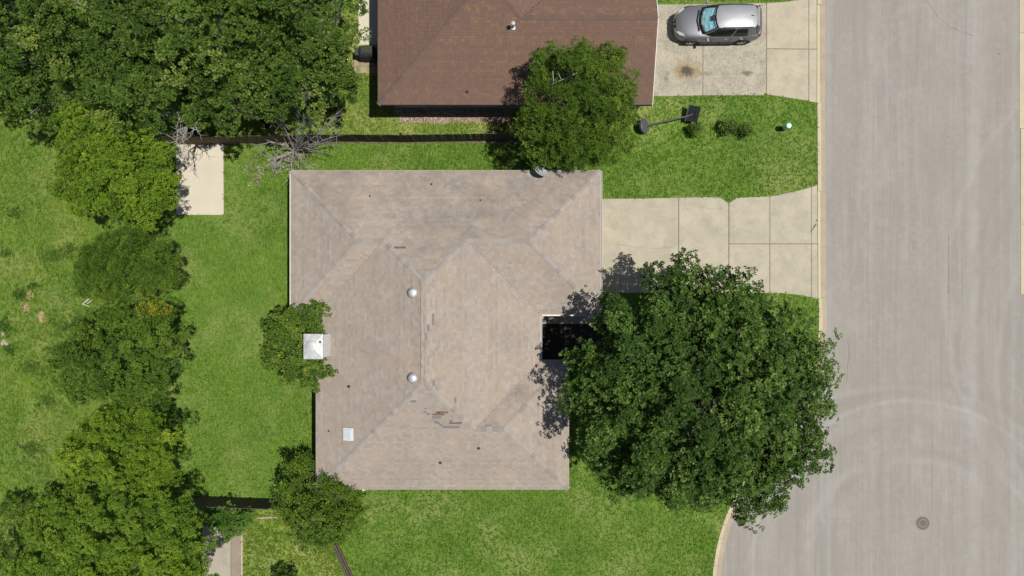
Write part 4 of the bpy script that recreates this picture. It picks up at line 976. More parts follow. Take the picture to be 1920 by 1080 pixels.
tree('shadow_shrub', 'dark leaf clump standing in for a crown shadow at the bottom edge of the weedy yard', 'shrub', [(536,1082,22,15,0.8,0.6)], M['leaf_dark'], 144, dens=44, clump=0.26, k=6, L=0.16, Wd=0.07, trunk_r=0.03, nl=3)  # added dark foliage in place of a tree crown's shadow
for i, (px, py, r_, lb) in enumerate(((1303,242,13,'small dark shrub just below the fallen basketball hoop'),(1367,239,17,'larger left one of two shrubs standing together on the front lawn'),(1398,243,13,'smaller right one of two shrubs standing together on the front lawn'))):
    tree('lawn_shrub', lb, 'shrub', [(px, py, r_, r_*0.85, 0.42, 0.42)], M['leaf_olive'], 150+i, dens=60, clump=0.14, k=6, L=0.12, Wd=0.055, trunk_r=0.025, nl=4, group='shrubs on the front lawn', lump=0.2, low=-0.6)

def dead_branches(name, label, base, targets, seed, r0=0.06, cat='dead shrub', twigs=7, z0=0.0):
    r = random.Random(seed); rt = root(name, (*base, z0), label, cat)
    for (px, py, z) in targets:
        q = Vector(P(px, py, z)); a = Vector((*base, z0)); mb = MB()
        m1 = a.lerp(q, 0.45) + Vector((r.uniform(-.2,.2), r.uniform(-.2,.2), 0.3)); 
        mb.tube([a, m1, q], [r0, r0*0.55, r0*0.15], 6, False)
        d = (q-a)
        for k in range(twigs):
            t = r.uniform(0.3, 0.95); s = a.lerp(m1, t/0.5*0.5+0.25) if t < 0.5 else m1.lerp(q, (t-0.5)*2)
            e = s + d*r.uniform(0.12, 0.34) + Vector((r.uniform(-.55,.55), r.uniform(-.55,.55), r.uniform(-.15,.35)))
            mm = (s+e)/2 + Vector((r.uniform(-.1,.1), r.uniform(-.1,.1), 0.06))
            mb.tube([s, mm, e], [r0*0.32, r0*0.22, r0*0.08], 4, False)
            e2 = mm + (e-s)*0.5 + Vector((r.uniform(-.3,.3), r.uniform(-.3,.3), 0.05)); mb.tube([mm, e2], [r0*0.18, r0*0.06], 4, False)
        mb.build('branch', M['dead'], rt)
    return rt
dead_branches('dead_shrub', 'grey leafless dead shrub straddling the fence above the roof corner', (PX(553), PY(284)),
              [(505,300,1.3),(520,318,0.9),(545,330,0.9),(570,305,1.2),(600,285,1.8),(645,250,3.4),(632,222,4.4),(598,205,5.2),(560,200,4.6),(520,215,4.2),(498,262,2.4),(580,225,5.0),(615,240,4.2),(625,262,3.0)], 31, 0.05, twigs=10)
dead_branches('dead_limb', 'bare pale dead limb hanging over the edge of the patio', (PX(340,5.2), PY(232,5.2)), [(352,262,5.4),(350,288,5.2),(374,246,5.4),(330,275,5.1)], 32, 0.05, 'dead branch', 6, 4.6)
dead_branches('dead_limb', 'bare pale dead limb poking from the top left canopy over the field', (PX(70,5.0), PY(165,5.0)), [(112,208,5.0),(98,200,5.1),(62,192,5.0),(82,202,4.9)], 33, 0.045, 'dead branch', 5, 4.4)
dead_branches('dead_limb', 'bare grey dead limb left of the dead shrub above the fence', (PX(515,5.0), PY(192,5.0)), [(508,232,4.9),(530,222,5.0),(500,215,5.0)], 34, 0.045, 'dead branch', 4, 4.6)
def stick_twigs(cn, n, seed):                                        # pale twigs that show in the canopy belong to its trees
    pass

# weed clumps in the field and a pale dead stem
def weeds():
    Cs, Ns, Ts = [], [], []
    for (px, py, rx, ry, sd, dk) in ((40,553,24,18,1,1),(66,534,20,9,2,1),(14,475,16,14,3,0),(12,612,18,28,4,1),(100,480,40,20,7,0),(120,612,36,26,8,0),(88,750,26,22,9,0),(20,655,18,14,5,1),(28,400,30,20,6,0),(62,690,40,22,10,0),(130,470,24,26,11,0),(60,840,40,20,12,0)):
        r = np.random.default_rng(sd); k = H/FPX; n = int(max(8, rx*ry*0.16)); c = P(px, py)
        a = r.random(n)*6.28; q = np.abs(r.normal(0, 0.5, n))*(1+0.45*np.sin(a*3+sd))
        Cs.append(np.stack([c[0]+q*np.cos(a)*rx*k, c[1]+q*np.sin(a)*ry*k, 0.04+0.16*r.random(n)*np.clip(1-q, 0.1, 1)], 1))
        Ns.append(np.stack([np.cos(a)*q*0.6, np.sin(a)*q*0.6, np.ones(n)], 1) + r.normal(0, 0.3, (n,3))); Ts.append(np.clip(r.normal(0.28 if dk else 0.6, 0.2, n), 0, 1))
    o = link(bpy.data.objects.new('weeds', leaves_mesh('weeds', np.concatenate(Cs), np.concatenate(Ns), 6, 0.11, 0.05, M['leaf_weed'], np.concatenate(Ts), seed=9, tilt=(0.1, 0.8))))
    tag(o, 'low green weeds scattered through the open field at the left', 'weeds', None, 'stuff')
weeds()
g_ = sheet('bare_patch', smooth_poly([(38,572),(44,564),(52,570),(55,580),(48,584),(40,580),(38,572)], 3), 0.013, simple('sandy_soil', (0.29, 0.20, 0.11), 0.95, 0, 0.45, 5))
sheet('bare_patch', smooth_poly([(70,590),(78,583),(86,590),(86,602),(76,604),(70,590)], 3), 0.013, bpy.data.materials['sandy_soil'])
sheet('bare_patch', smooth_poly([(50,548),(60,545),(64,556),(55,562),(50,548)], 3), 0.013, bpy.data.materials['sandy_soil'])
lt_ = root('dead_stalk', P(165, 567), 'bleached white dead stalk lying beside the feathery tree', 'dead stalk')
MB().tube([P(172,556,0.12), P(165,562,0.2), P(155,570,0.12), P(168,575,0.05)], [0.015,0.045,0.05,0.02], 5).build('stalk', M['patio'], lt_)
MB().tube([P(174,562,0.15), P(164,569,0.16)], [0.015,0.03], 5).build('stem', M['patio'], lt_)
lt2 = root('litter', P(8, 643), 'pale crumpled litter at the left edge of the field', 'litter')
MB().prism([P(*p)[:2] for p in ((2,640),(9,637),(14,643),(18,642),(15,648),(8,646),(4,650))], 0.012, 0.05).build('paper', M['drive2'], lt2)
MB().prism([P(*p)[:2] for p in ((2,622),(7,618),(10,624),(6,630))], 0.012, 0.04).build('paper', M['drive2'], lt2)

# mulch chips scattered in the bed by the brown house
r = np.random.default_rng(55); n = 900
C = np.stack([r.uniform(PX(748), PX(950), n), r.uniform(PY(231), PY(206), n), r.uniform(0.02, 0.05, n)], 1)
me = leaves_mesh('mulch_chips', C, np.tile([0,0,1.0],(n,1)) + r.normal(0,.3,(n,3)), 2, 0.11, 0.05, leaf_mat('mulch_chip', (0.14,0.10,0.07),(0.25,0.19,0.14),(0.36,0.30,0.23),(0.55,0.50,0.42), 0.8, 0.0, 0.2), r.random(n), seed=5, tilt=(0,0.4))
tag(link(bpy.data.objects.new('mulch_chips', me)), 'pale brown mulch chips along the brown house wall', 'mulch', None, 'stuff')
# dry leaf litter under the dead shrub
n = 260; a = r.random(n)*6.28; q = np.sqrt(r.random(n)); cc = P(548, 292)
cl = r.normal(0, 1, (14,2))*[0.95,0.55]; ci = r.integers(0, 14, n)
C = np.stack([cc[0]+cl[ci,0]+r.normal(0,.32,n), np.minimum(cc[1]+cl[ci,1]+r.normal(0,.28,n), PY(270)), r.uniform(0.02, 0.10, n)], 1)
me = leaves_mesh('leaf_litter', C, np.tile([0,0,1.0],(n,1)) + r.normal(0,.5,(n,3)), 3, 0.15, 0.07, leaf_mat('dry_leaf', (0.06,0.05,0.04),(0.14,0.12,0.095),(0.27,0.235,0.19),(0.42,0.38,0.32), 0.8, 0.0, 0.2), r.random(n), seed=6, tilt=(0,0.7))
tag(link(bpy.data.objects.new('leaf_litter', me)), 'dry brown leaf litter under the dead shrub', 'leaves', None, 'stuff')

# ------------------------------------------------------------------ grass blades
def in_poly(x, y, poly):
    c = np.zeros(len(x), bool); n = len(poly); j = n-1
    for i in range(n):
        xi, yi = poly[i]; xj, yj = poly[j]
        if yi != yj: c ^= ((yi > y) != (yj > y)) & (x < (xj-xi)*(y-yi)/(yj-yi)+xi)
        j = i
    return c
px2 = lambda L: [P(*p)[:2] for p in L]
EXC = [px2(p) for p in ([(1080,371),(1352,369),(1366,378),(1381,370),(1460,365),(1533,346),(1534,560),(1465,550),(1080,550)], [(1205,6),(1470,3),(1533,-8),(1533,193),(1437,178),(1205,181)], [(330,270),(421,270),(421,404),(330,404)], [(672,-120),(725,-120),(725,140),(660,140)], [(380,985),(455,985),(455,1120),(380,1120)], [(1010,584),(1140,584),(1140,680),(1010,680)], [(742,203),(955,203),(955,230),(742,230)])]
EXC += [wall_poly, [(bw+i2,bs_+i2),(bg_-0.25,bs_+i2),(bg_-0.25,bn_),(bw+i2,bn_)]]
def grass(name, region, dens, mat, label, seed, L=(0.09, 0.20), excl=True, mean=0.42):
    r = np.random.default_rng(seed); xs = [p[0] for p in region]; ys_ = [p[1] for p in region]
    x0, x1, y0, y1 = max(min(xs), -28.5), min(max(xs), 28.5), max(min(ys_), -16.3), min(max(ys_), 16.3)
    n = int((x1-x0)*(y1-y0)*dens); x = r.uniform(x0, x1, n); y = r.uniform(y0, y1, n)
    ok = in_poly(x, y, region)
    if excl:
        for e in EXC: ok &= ~in_poly(x, y, e)
    x, y = x[ok], y[ok]; n = len(x)
    def vnoise(u, v, sd):
        q = np.random.default_rng(sd).random((512, 512)); iu, iv = np.floor(u).astype(int), np.floor(v).astype(int); fu, fv = u-iu, v-iv
        fu, fv = fu*fu*(3-2*fu), fv*fv*(3-2*fv); g4 = lambda a, b: q[a % 512, b % 512]
        return (g4(iu,iv)*(1-fu)+g4(iu+1,iv)*fu)*(1-fv) + (g4(iu,iv+1)*(1-fu)+g4(iu+1,iv+1)*fu)*fv - 0.5
    rx, ry = (x+y)*0.7071, (x-y)*0.7071
    tn = mean + 0.38*vnoise(rx/0.55, ry/0.13, seed) + 0.38*vnoise(rx/0.13+90, ry/0.5, seed+1) + 0.34*vnoise(x/1.6, y/1.6, seed+2) + 0.35*vnoise(x/4.5, y/4.5, seed+3) + r.normal(0, 0.12, n)
    k = 3
    az = np.repeat(r.choice([0.75, -0.8, 2.3, -2.4], n), k) + r.normal(0, 0.7, n*k); al = r.uniform(0.15, 0.9, n*k); ln = r.uniform(*L, n*k); wd = r.uniform(0.012, 0.03, n*k)
    bx = np.repeat(x, k) + r.normal(0, 0.03, n*k); by = np.repeat(y, k) + r.normal(0, 0.03, n*k)
    dx, dy, dzv = np.cos(az)*np.cos(al), np.sin(az)*np.cos(al), np.sin(al)
    B = np.stack([bx, by, np.full(n*k, 0.004)], 1); D = np.stack([dx, dy, dzv], 1); Sd = np.stack([-np.sin(az), np.cos(az), np.zeros(n*k)], 1)
    mid = B + D*(ln*0.55)[:,None]; tip = B + D*ln[:,None]; tip[:,2] -= ln*0.22; tip[:,2] = np.maximum(tip[:,2], 0.015)
    V = np.stack([B, mid - Sd*(wd/2)[:,None], tip, mid + Sd*(wd/2)[:,None]], 1).reshape(-1,3)
    me = mesh_np(name, V, np.arange(n*k*4).reshape(-1,4), mat, np.clip(np.repeat(tn, k), 0, 1))
    tag(link(bpy.data.objects.new(name, me)), label, 'grass', None, 'stuff')
kb = [tuple(p) for p in K0]
main_reg = kb + [(PX(1380), PY(1400)), (PX(620), PY(1400)), (PX(600), PY(962)), (PX(200), PY(940)), (PX(200), PY(262)), (PX(1010), PY(262)), (PX(1010), PY(-200)), (PX(1532), PY(-420))]
grass('lawn_grass', main_reg, 75, M['blade'], 'mown green lawn grass around the tan house', 61)
grass('field_grass', px2([(-60,-50),(150,250),(215,330),(215,900),(120,1100),(-60,1100)]), 75, M['blade_f'], 'rough yellow-green field grass left of the tree row', 62, (0.10, 0.26), mean=0.45)
grass('weedy_grass', px2([(456,958),(600,962),(633,1025),(655,1075),(680,1120),(456,1120)]), 110, M['blade_f'], 'tall yellow-green grass in the weedy yard below the dark fence', 63, (0.12, 0.30), mean=0.6)
grass('side_grass', px2([(630,-50),(735,-50),(735,204),(1010,204),(1010,252),(345,252),(345,200),(630,190)]), 100, M['blade_f'], 'yellow-green grass strip between the brown house and the fence', 64, (0.10, 0.24), mean=0.55)

# ------------------------------------------------------------------ small things
# manhole cover
mh = P(1733, 982.5)
man = root('manhole_cover', (mh[0], mh[1], -0.13), 'round rusty iron manhole cover set in the street', 'manhole cover')
MB().lathe((mh[0], mh[1], -0.131), [(0.40,0.0),(0.40,0.006),(0.375,0.008),(0.36,0.008)], 36).build('ring', M['iron_pale'], man)
lid = MB().lathe((mh[0], mh[1], -0.124), [(0.34,0.0),(0.34,0.010),(0.0,0.011)], 36).build('lid', M['iron'], man)
for rr_ in (0.29, 0.20, 0.10):
    b = MB(); n = 28; vs = []; 
    for k in range(n):
        a = 2*math.pi*k/n
        for (q, z) in ((rr_-0.016,0.010),(rr_+0.016,0.010),(rr_+0.012,0.018),(rr_-0.012,0.018)): vs.append((mh[0]+q*math.cos(a), mh[1]+q*math.sin(a), -0.124+z))
    fs = [(4*k+j, 4*k+(j+1)%4, 4*((k+1)%n)+(j+1)%4, 4*((k+1)%n)+j) for k in range(n) for j in range(4)]
    b.add(vs, fs).build('raised_ring', M['iron_pale'] if rr_ == 0.20 else M['dark_paint'], lid)
for k in range(16):
    a = 2*math.pi*k/16; m = Matrix.Translation((mh[0], mh[1], -0.111)) @ Matrix.Rotation(a, 4, 'Z') @ Matrix.Translation((0.25,0,0))
    MB().obox(m, 0.05, 0.025, 0.010).build('raised_bar', M['iron_pale'], lid)

# mint utility pedestal
mp = P(1468, 242)
ped = root('utility_pedestal', (mp[0], mp[1], 0), 'mint green capped utility pedestal standing on the front lawn', 'pedestal')
MB().lathe((mp[0], mp[1], 0), [(0.13,-0.02),(0.13,0.42),(0.135,0.43)], 18).build('post', M['shade_green'], ped)
MB().lathe((mp[0], mp[1], 0.34), [(0.140,0.0),(0.145,0.40),(0.135,0.47),(0.09,0.50),(0.0,0.51)], 18).build('cap', M['mint'], ped, smooth=False)
# small pale post under the oak
wp = P(1311, 906)
pst = root('pale_post', (wp[0], wp[1], 0), 'short pale post with a teal cap glimpsed through the lower oak leaves', 'post')
MB().lathe((wp[0], wp[1], 0), [(0.07,-0.02),(0.07,0.95)], 10).build('post', M['white'], pst); MB().lathe((wp[0], wp[1], 0.95), [(0.10,0),(0.11,0.08),(0.05,0.14),(0,0.145)], 12).build('cap', M['teal'], pst)

# fallen portable basketball hoop
A_ = Vector(P(1209, 236, 0.38)); B_ = Vector(P(1291, 217.5, 0.62)); ax = (B_-A_).normalized()
hoop = root('basketball_hoop', P(1207, 238), 'black portable basketball hoop tipped over on the front lawn', 'basketball hoop')
md = Matrix.Translation(A_) @ Vector((ax.x*0.75, ax.y*0.75-0.1, 0.65)).normalized().to_track_quat('Z','Y').to_matrix().to_4x4() @ Matrix.Diagonal((1.0, 1.0, 1, 1))
MB().lathe(None, [(0.30,-0.14),(0.39,-0.10),(0.40,0.0),(0.36,0.04),(0.10,0.06)], 22, md).build('base', M['grey_plastic'], hoop)
MB().tube([A_ + ax*0.05, B_], [0.05, 0.042], 10).build('pole', M['grey_plastic'], hoop)
bc = Vector(P(1300, 213.5, 0.55)); bn2 = Vector((-0.35, -0.15, 0.90)).normalized(); bu = Vector((0.28, 0.95, -0.05)); bu = (bu - bn2*bu.dot(bn2)).normalized(); bv = bn2.cross(bu)
mb_ = Matrix(((bv.x,bu.x,bn2.x,bc.x),(bv.y,bu.y,bn2.y,bc.y),(bv.z,bu.z,bn2.z,bc.z),(0,0,0,1)))
bb_ = MB().obox(mb_, 0.60, 0.82, 0.04).build('backboard', M['black'], hoop, bevel=0.01)
MB().obox(mb_ @ Matrix.Translation((0.32, 0, 0.0)), 0.05, 0.88, 0.07).build('frame_bar', M['grey_plastic'], bb_)
MB().tube([B_ - ax*0.05, bc - bn2*0.02], 0.03, 8).build('bracket', M['grey_plastic'], hoop)
rim = MB(); rc = bc + bn2*0.05 - bv*0.18
pts = [rc + (bu*math.cos(t) + bv*0.2*math.sin(t) + bn2*0.22*(1-0.0*t)*abs(math.sin(t)))*0.20 for t in np.linspace(0, math.pi, 10)]
rim.tube(pts, 0.012, 6).build('rim', M['black'], hoop)

# black covered grill on the side path
gx, gy = PX(686, 0.9), PY(95, 0.9)
gr = root('covered_grill', (gx, gy, 0.02), 'barbecue grill under a black cover beside the brown house', 'grill')
b = MB(); vs = []
for (z, w, d, ox) in ((0.02,0.80,0.62,0),(0.30,0.84,0.64,0),(0.80,0.78,0.58,0.0),(0.98,0.66,0.46,0.02),(1.06,0.50,0.26,0.03)):
    for (sx, sy) in ((-1,-1),(-.2,-1.06),(.4,-0.98),(1,-1),(1.05,0),(1,1),(.1,1.05),(-1,1),(-1.06,0.1)): vs.append((gx+ox+sx*w/2+rng.normal(0,.015), gy+sy*d/2+rng.normal(0,.015), z+rng.normal(0,.008)))
n = 9
b.add(vs, [(i*n+k, i*n+(k+1)%n, (i+1)*n+(k+1)%n, (i+1)*n+k) for i in range(4) for k in range(n)] + [tuple(4*n+k for k in range(n))]).build('cover', M['black_rough'], gr, bevel=0.02)
MB().box((gx-0.62, gy-0.2, 0.72), (gx-0.39, gy+0.2, 0.80)).build('side_shelf', M['black_rough'], gr, bevel=0.02)

# ------------------------------------------------------------------ the grey car
def glass_mat():
    g = G('car_glass'); tr = g.n('ShaderNodeBsdfTransparent'); tr.inputs[0].default_value = (0.94, 0.97, 0.97, 1)
    gl = g.n('ShaderNodeBsdfGlossy'); gl.inputs['Roughness'].default_value = 0.03; 
    mx = g.n('ShaderNodeMixShader'); mx.inputs[0].default_value = 0.10; g.l(tr.outputs[0], mx.inputs[1]); g.l(gl.outputs[0], mx.inputs[2]); g.l(mx.outputs[0], g.out.inputs['Surface'])
    return g.m
M['car'] = simple('car_paint', (0.155, 0.16, 0.172), 0.42, 0.45, 0.03, 2, 0.5, Coat_Weight=0.35, Coat_Roughness=0.15)
M['glass'] = glass_mat(); M['tint'] = simple('tinted_glass', (0.010, 0.012, 0.014), 0.05, 0, 0.1)
M['tyre'] = simple('tyre', (0.02, 0.02, 0.02), 0.8); M['rim'] = simple('alloy', (0.5, 0.5, 0.5), 0.3, 0.9); M['chrome'] = simple('chrome', (0.8, 0.8, 0.8), 0.12, 1.0)
M['head'] = simple('headlight', (0.62, 0.62, 0.58), 0.1, 0.3); M['tail'] = simple('taillight', (0.16, 0.012, 0.012), 0.3)
def shade_mat():
    g = G('sunshade_foil'); n1 = g.noise(9, 5, 0.7); c = g.ramp(n1, [(0.3, (0.14, 0.34, 0.39)), (0.52, (0.24, 0.48, 0.52)), (0.72, (0.52, 0.70, 0.70))])
    return g.finish(c, 0.5, 0.0, 0.5, g.bump(n1, 0.5, 0.03))
CX, CY = 10.82, 13.92
CM = Matrix.Translation((CX, CY, 0.024)) @ Matrix.Rotation(math.radians(180.5), 4, 'Z')
car = root('parked_car', (CX, CY, 0.024), 'silver grey crossover car parked on the stained concrete driveway', 'car')
def ct(vs): return [CM @ Vector(v) for v in vs]
stn = [(2.27,.42,.38,.34,.60,.64),(2.20,.60,.54,.26,.74,.80),(2.02,.75,.69,.22,.83,.91),(1.70,.86,.80,.21,.90,.99),(1.3,.915,.86,.2,.95,1.05),(.95,.92,.875,.2,.99,1.09),(.3,.92,.885,.2,1.01,1.10),(-.8,.92,.885,.2,1.03,1.10),(-1.6,.915,.87,.22,1.05,1.10),(-2.0,.87,.81,.28,1.05,1.10),(-2.18,.78,.72,.34,1.0,1.06),(-2.26,.62,.58,.42,.92,.97)]
vs = []; ring = 0
for (x, ws, wb, zb, zl, zc) in stn:
    half = [(0,zb),(ws*.8,zb),(ws*.97,zb+.06),(ws,zb+.25),(ws*.985,(zb+zl)/2+.10),(wb+.015,zl-.07),(wb-.05,zl),(wb*.72,zl+(zc-zl)*.55),(wb*.35,zc-.008),(0,zc)]
    prof = half + [(-y, z) for y, z in half[-2:0:-1]]; ring = len(prof)
    vs += [(x, y, z) for y, z in prof]
fs = [(i*ring+k, (i+1)*ring+k, (i+1)*ring+(k+1)%ring, i*ring+(k+1)%ring) for i in range(len(stn)-1) for k in range(ring)]
fs += [tuple(range(ring)), tuple((len(stn)-1)*ring+k for k in range(ring-1,-1,-1))]
body = MB().add(ct(vs), fs).build('body', M['car'], car, smooth=True, subsurf=2)
# cabin: belt ring to roof ring
belt = [(1.10,0),(1.04,.40),(0.90,.70),(.45,.835),(-.6,.85),(-1.5,.835),(-1.95,.74),(-2.10,.45),(-2.13,0)]
topr = [(.34,0),(.30,.33),(.20,.55),(-.10,.605),(-.75,.615),(-1.35,.595),(-1.68,.54),(-1.82,.33),(-1.85,0)]
zb_ = [1.07,1.06,1.03,1.01,1.03,1.05,1.06,1.07,1.07]; zt_ = [1.585,1.58,1.56,1.575,1.60,1.59,1.56,1.555,1.555]
def full(r_, z_): return [(x, y, z) for (x, y), z in zip(r_, z_)] + [(x, -y, z) for (x, y), z in list(zip(r_, z_))[-2:0:-1]]
bl, tp = full(belt, zb_), full(topr, zt_); n = len(bl)
mid = [(0.5*(a[0]+b[0])+0.0, 0.5*(a[1]+b[1])*1.045, 0.5*(a[2]+b[2])+0.02) for a, b in zip(bl, tp)]
inner = [(x*0.93-0.05, y*0.90, z-0.02) for x, y, z in tp]
# dark cabin shell inside, glass panels proud of it
roofv = tp + [(x*0.72-0.22, y*0.62, 1.655) for x, y, z in tp]
roofv += [(-0.78, 0, 1.672)]
rf = [(k, (k+1)%n, n+(k+1)%n, n+k) for k in range(n)] + [(n+k, n+(k+1)%n, 2*n) for k in range(n)]
M['car_roof'] = simple('car_roof_paint', (0.24, 0.245, 0.258), 0.48, 0.35, 0.04, 2, 0.3)
MB().add(ct(roofv), rf).build('roof', M['car_roof'], car, smooth=True)
def panel(name, idx, mat, s0=0.03, s1=0.97, e0=0.0, e1=0.0, off=0.0, par=None):
    """strip of the cabin side between ring indices"""
    V = []; m_ = len(idx)
    for lv, (lo, md_, hi) in enumerate(((0,0,0),)): pass
    for t in (s0, (s0+s1)/2, s1):
        for j, i in enumerate(idx):
            a, mm, b_ = Vector(bl[i]), Vector(mid[i]), Vector(tp[i])
            p = a.lerp(mm, t*2) if t <= 0.5 else mm.lerp(b_, (t-0.5)*2)
            if j == 0 and e0: 
                a2, m2, b2_ = Vector(bl[idx[1]]), Vector(mid[idx[1]]), Vector(tp[idx[1]]); p2 = a2.lerp(m2, t*2) if t <= 0.5 else m2.lerp(b2_, (t-0.5)*2); p = p.lerp(p2, e0)
            if j == m_-1 and e1:
                a2, m2, b2_ = Vector(bl[idx[-2]]), Vector(mid[idx[-2]]), Vector(tp[idx[-2]]); p2 = a2.lerp(m2, t*2) if t <= 0.5 else m2.lerp(b2_, (t-0.5)*2); p = p.lerp(p2, e1)
            c0 = Vector((-0.6, 0, p.z)); dd = (p-c0).normalized(); V.append(tuple(p + dd*off))
    F = [(r*m_+j, r*m_+j+1, (r+1)*m_+j+1, (r+1)*m_+j) for r in range(2) for j in range(m_-1)]
    q0, q1, q2 = (Vector(V[i]) for i in F[0][:3])
    if (q1-q0).cross(q2-q1).dot(q0 - Vector((-0.6, 0, 0.9))) < 0: F = [f[::-1] for f in F]
    return MB().add(ct(V), F).build(name, mat, car if par is None else par, smooth=True)
iL = lambda i: (n - i) % n
panel('cabin_frame', [2,3,4,5,6], M['car'], 0, 1, off=-0.012); panel('cabin_frame', [iL(i) for i in (2,3,4,5,6)], M['car'], 0, 1, off=-0.012)
panel('side_window', [2,3,4], M['tint'], 0.08, 0.90, 0.30, 0.06, 0.004); panel('side_window', [4,5], M['tint'], 0.08, 0.88, 0.05, 0.1, 0.004)
panel('side_window', [iL(i) for i in (2,3,4)], M['tint'], 0.08, 0.90, 0.30, 0.06, 0.004); panel('side_window', [iL(i) for i in (4,5)], M['tint'], 0.08, 0.88, 0.05, 0.1, 0.004)
panel('rear_window', [6,7,8,iL(7),iL(6)], M['tint'], 0.0, 1.0, 0, 0, 0.01)
ws_ = panel('windshield', [iL(2),iL(1),0,1,2], M['glass'], 0.0, 1.0, 0, 0, 0.012)
panel('windshield_border', [iL(2),iL(1),0,1,2], M['tint'], 0.0, 0.14, 0, 0, 0.016); panel('windshield_border', [iL(2),iL(1)], M['tint'], 0.0, 1.0, 0, 0.80, 0.016); panel('windshield_border', [1,2], M['tint'], 0.0, 1.0, 0.80, 0, 0.016)
panel('windshield_border', [iL(2),iL(1),0,1,2], M['tint'], 0.93, 1.0, 0, 0, 0.016)
V = []
for t in np.linspace(0.14, 0.96, 14):
    for j, i in enumerate([iL(2),iL(1),0,1,2]):
        a, mm, b_ = Vector(bl[i]), Vector(mid[i]), Vector(tp[i]); p = a.lerp(mm, t*2) if t <= 0.5 else mm.lerp(b_, (t-0.5)*2)
        V.append(p + Vector((-0.06, 0, -0.06)) + Vector((-0.008, 0, -0.008))*math.sin(t*23+j*1.7))
mb2 = MB().add(ct(V), [(r_*5+j, r_*5+j+1, (r_+1)*5+j+1, (r_+1)*5+j) for r_ in range(13) for j in range(4)])
sh = mb2.build('sunshade', shade_mat()); tag(sh, 'teal folding sunshade behind the windshield of the grey car', 'sunshade')
md_ = sh.modifiers.new('solid', 'SOLIDIFY'); md_.thickness = 0.006
MB().obox(CM @ Matrix.Translation((0.42, 0.02, 1.50)), 0.22, 0.26, 0.06).build('mirror_mount', M['black'], car, bevel=0.02)
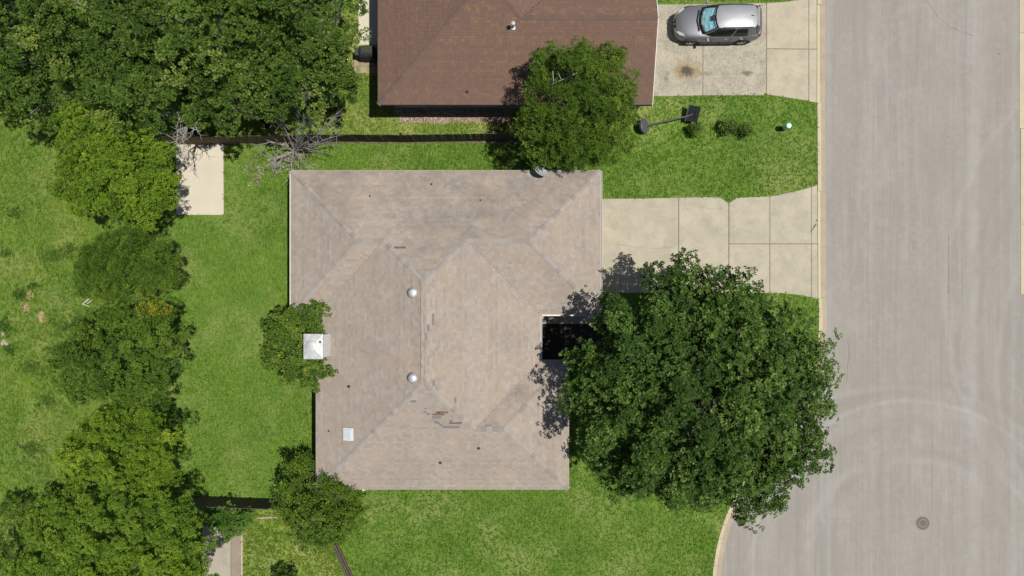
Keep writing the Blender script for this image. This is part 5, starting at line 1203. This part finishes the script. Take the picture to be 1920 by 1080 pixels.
# dark floor inside so the cabin is closed
MB().add(ct([(x*0.96, y*0.94, 1.075) for x, y, z in bl]), [tuple(range(n))]).build('dashboard', M['black'], car)
for sgn in (1, -1):
    MB().tube(ct([(0.0, .585*sgn, 1.635), (-.1,.60*sgn,1.655), (-1.45,.585*sgn,1.655), (-1.56,.57*sgn,1.62)]), 0.018, 6).build('roof_rail', M['dark_paint'], car)
    mr = MB().obox(CM @ Matrix.Translation((0.66, 1.0*sgn, 1.06)) @ Matrix.Rotation(0.2*sgn, 4, 'Z'), 0.14, 0.22, 0.15).build('wing_mirror', M['car'], car, bevel=0.04)
    for hx in (-.35, -1.18): MB().obox(CM @ Matrix.Translation((hx, .925*sgn, .90)), 0.17, 0.035, 0.035).build('door_handle', M['chrome'], car, bevel=0.01)
    for hx in (0.35, -.62, -1.30):
        MB().tube(ct([(hx, .926*sgn, .42), (hx-.02, .917*sgn, .70), (hx-.03, .895*sgn, .99)]), 0.006, 4).build('door_seam', M['black'], car)
    MB().tube(ct([(1.0, .92*sgn, .30), (-.95, .92*sgn, .30)]), 0.04, 6).build('sill_trim', M['black_rough'], car)
    MB().add(ct([(2.20,.44*sgn,.76),(2.06,.645*sgn,.82),(1.80,.765*sgn,.90),(1.86,.62*sgn,.945),(2.08,.46*sgn,.89)]), [(0,1,2,3,4) if sgn < 0 else (4,3,2,1,0)]).build('headlight', M['head'], car)
    o = MB().obox(CM @ Matrix.Translation((-2.05, .735*sgn, .98)) @ Matrix.Rotation(-0.5*sgn, 4, 'Z'), 0.20, 0.09, 0.12).build('taillight', M['tail'], car, bevel=0.03)
    MB().tube(ct([(2.285,.18*sgn,.55),(2.265,.30*sgn,.70),(2.20,.50*sgn,.795)]), 0.02, 6).build('grille_trim', M['chrome'], car)
    for wx in (1.36, -1.34):
        mw = CM @ Matrix.Translation((wx, .80*sgn, .34)) @ Matrix.Rotation(math.radians(-90*sgn), 4, 'X')
        MB().lathe(None, [(.405,.0),(.405,.125),(.36,.128),(.36,.0)], 28, mw).build('wheel_arch', M['black_rough'], car)
        wh_ = MB().lathe(None, [(.345,-.10),(.345,.10),(.325,.138),(.235,.140),(.23,.10)], 28, mw).build('wheel', M['tyre'], car)
        MB().lathe(None, [(.232,.09),(.235,.128),(.205,.130),(.20,.095)], 24, mw).build('rim', M['rim'], wh_)
        sp = MB()
        for k in range(5):
            m5 = mw @ Matrix.Rotation(2*math.pi*k/5, 4, 'Z') @ Matrix.Translation((.11, 0, .128)); sp.obox(m5, .20, .055, .03)
        sp.lathe(None, [(.05,.11),(.05,.15),(.0,.152)], 12, mw); sp.build('spokes', M['rim'], wh_)
MB().add(ct([(2.285,-.22,.42),(2.285,.22,.42),(2.275,.30,.66),(2.25,.24,.72),(2.25,-.24,.72),(2.275,-.30,.66)]), [(0,1,2,3,4,5)]).build('grille', M['black'], car)
MB().lathe(None, [(.055,0),(.055,.012),(.0,.014)], 16, CM @ Matrix.Translation((2.283,0,.60)) @ Matrix.Rotation(math.radians(90),4,'Y')).build('badge', M['chrome'], car)
MB().add(ct([(2.10,-.60,.20),(2.26,-.40,.20),(2.31,0,.20),(2.26,.40,.20),(2.10,.60,.20),(2.10,.60,.34),(2.27,.40,.36),(2.32,0,.36),(2.27,-.40,.36),(2.10,-.60,.34)]), [(0,1,8,9),(1,2,7,8),(2,3,6,7),(3,4,5,6)]).build('lower_bumper', M['black_rough'], car)
MB().obox(CM @ Matrix.Translation((-1.50,0,1.675)) , .14,.03,.06).build('antenna_fin', M['black'], car, bevel=0.01)
MB().obox(CM @ Matrix.Translation((-1.84,0,1.575)), .10, 0.98, .03).build('spoiler', M['car'], car, bevel=0.012)
MB().tube(ct([(1.08,-.55,1.085),(1.19,0,1.10),(1.08,.55,1.085)]), 0.035, 6).build('cowl', M['black'], car)
for sgn in (1, -1): MB().tube(ct([(1.10,.05*sgn+.25,1.10),(.93,.05*sgn-.10,1.175)]), 0.010, 5).build('wiper', M['black'], car)
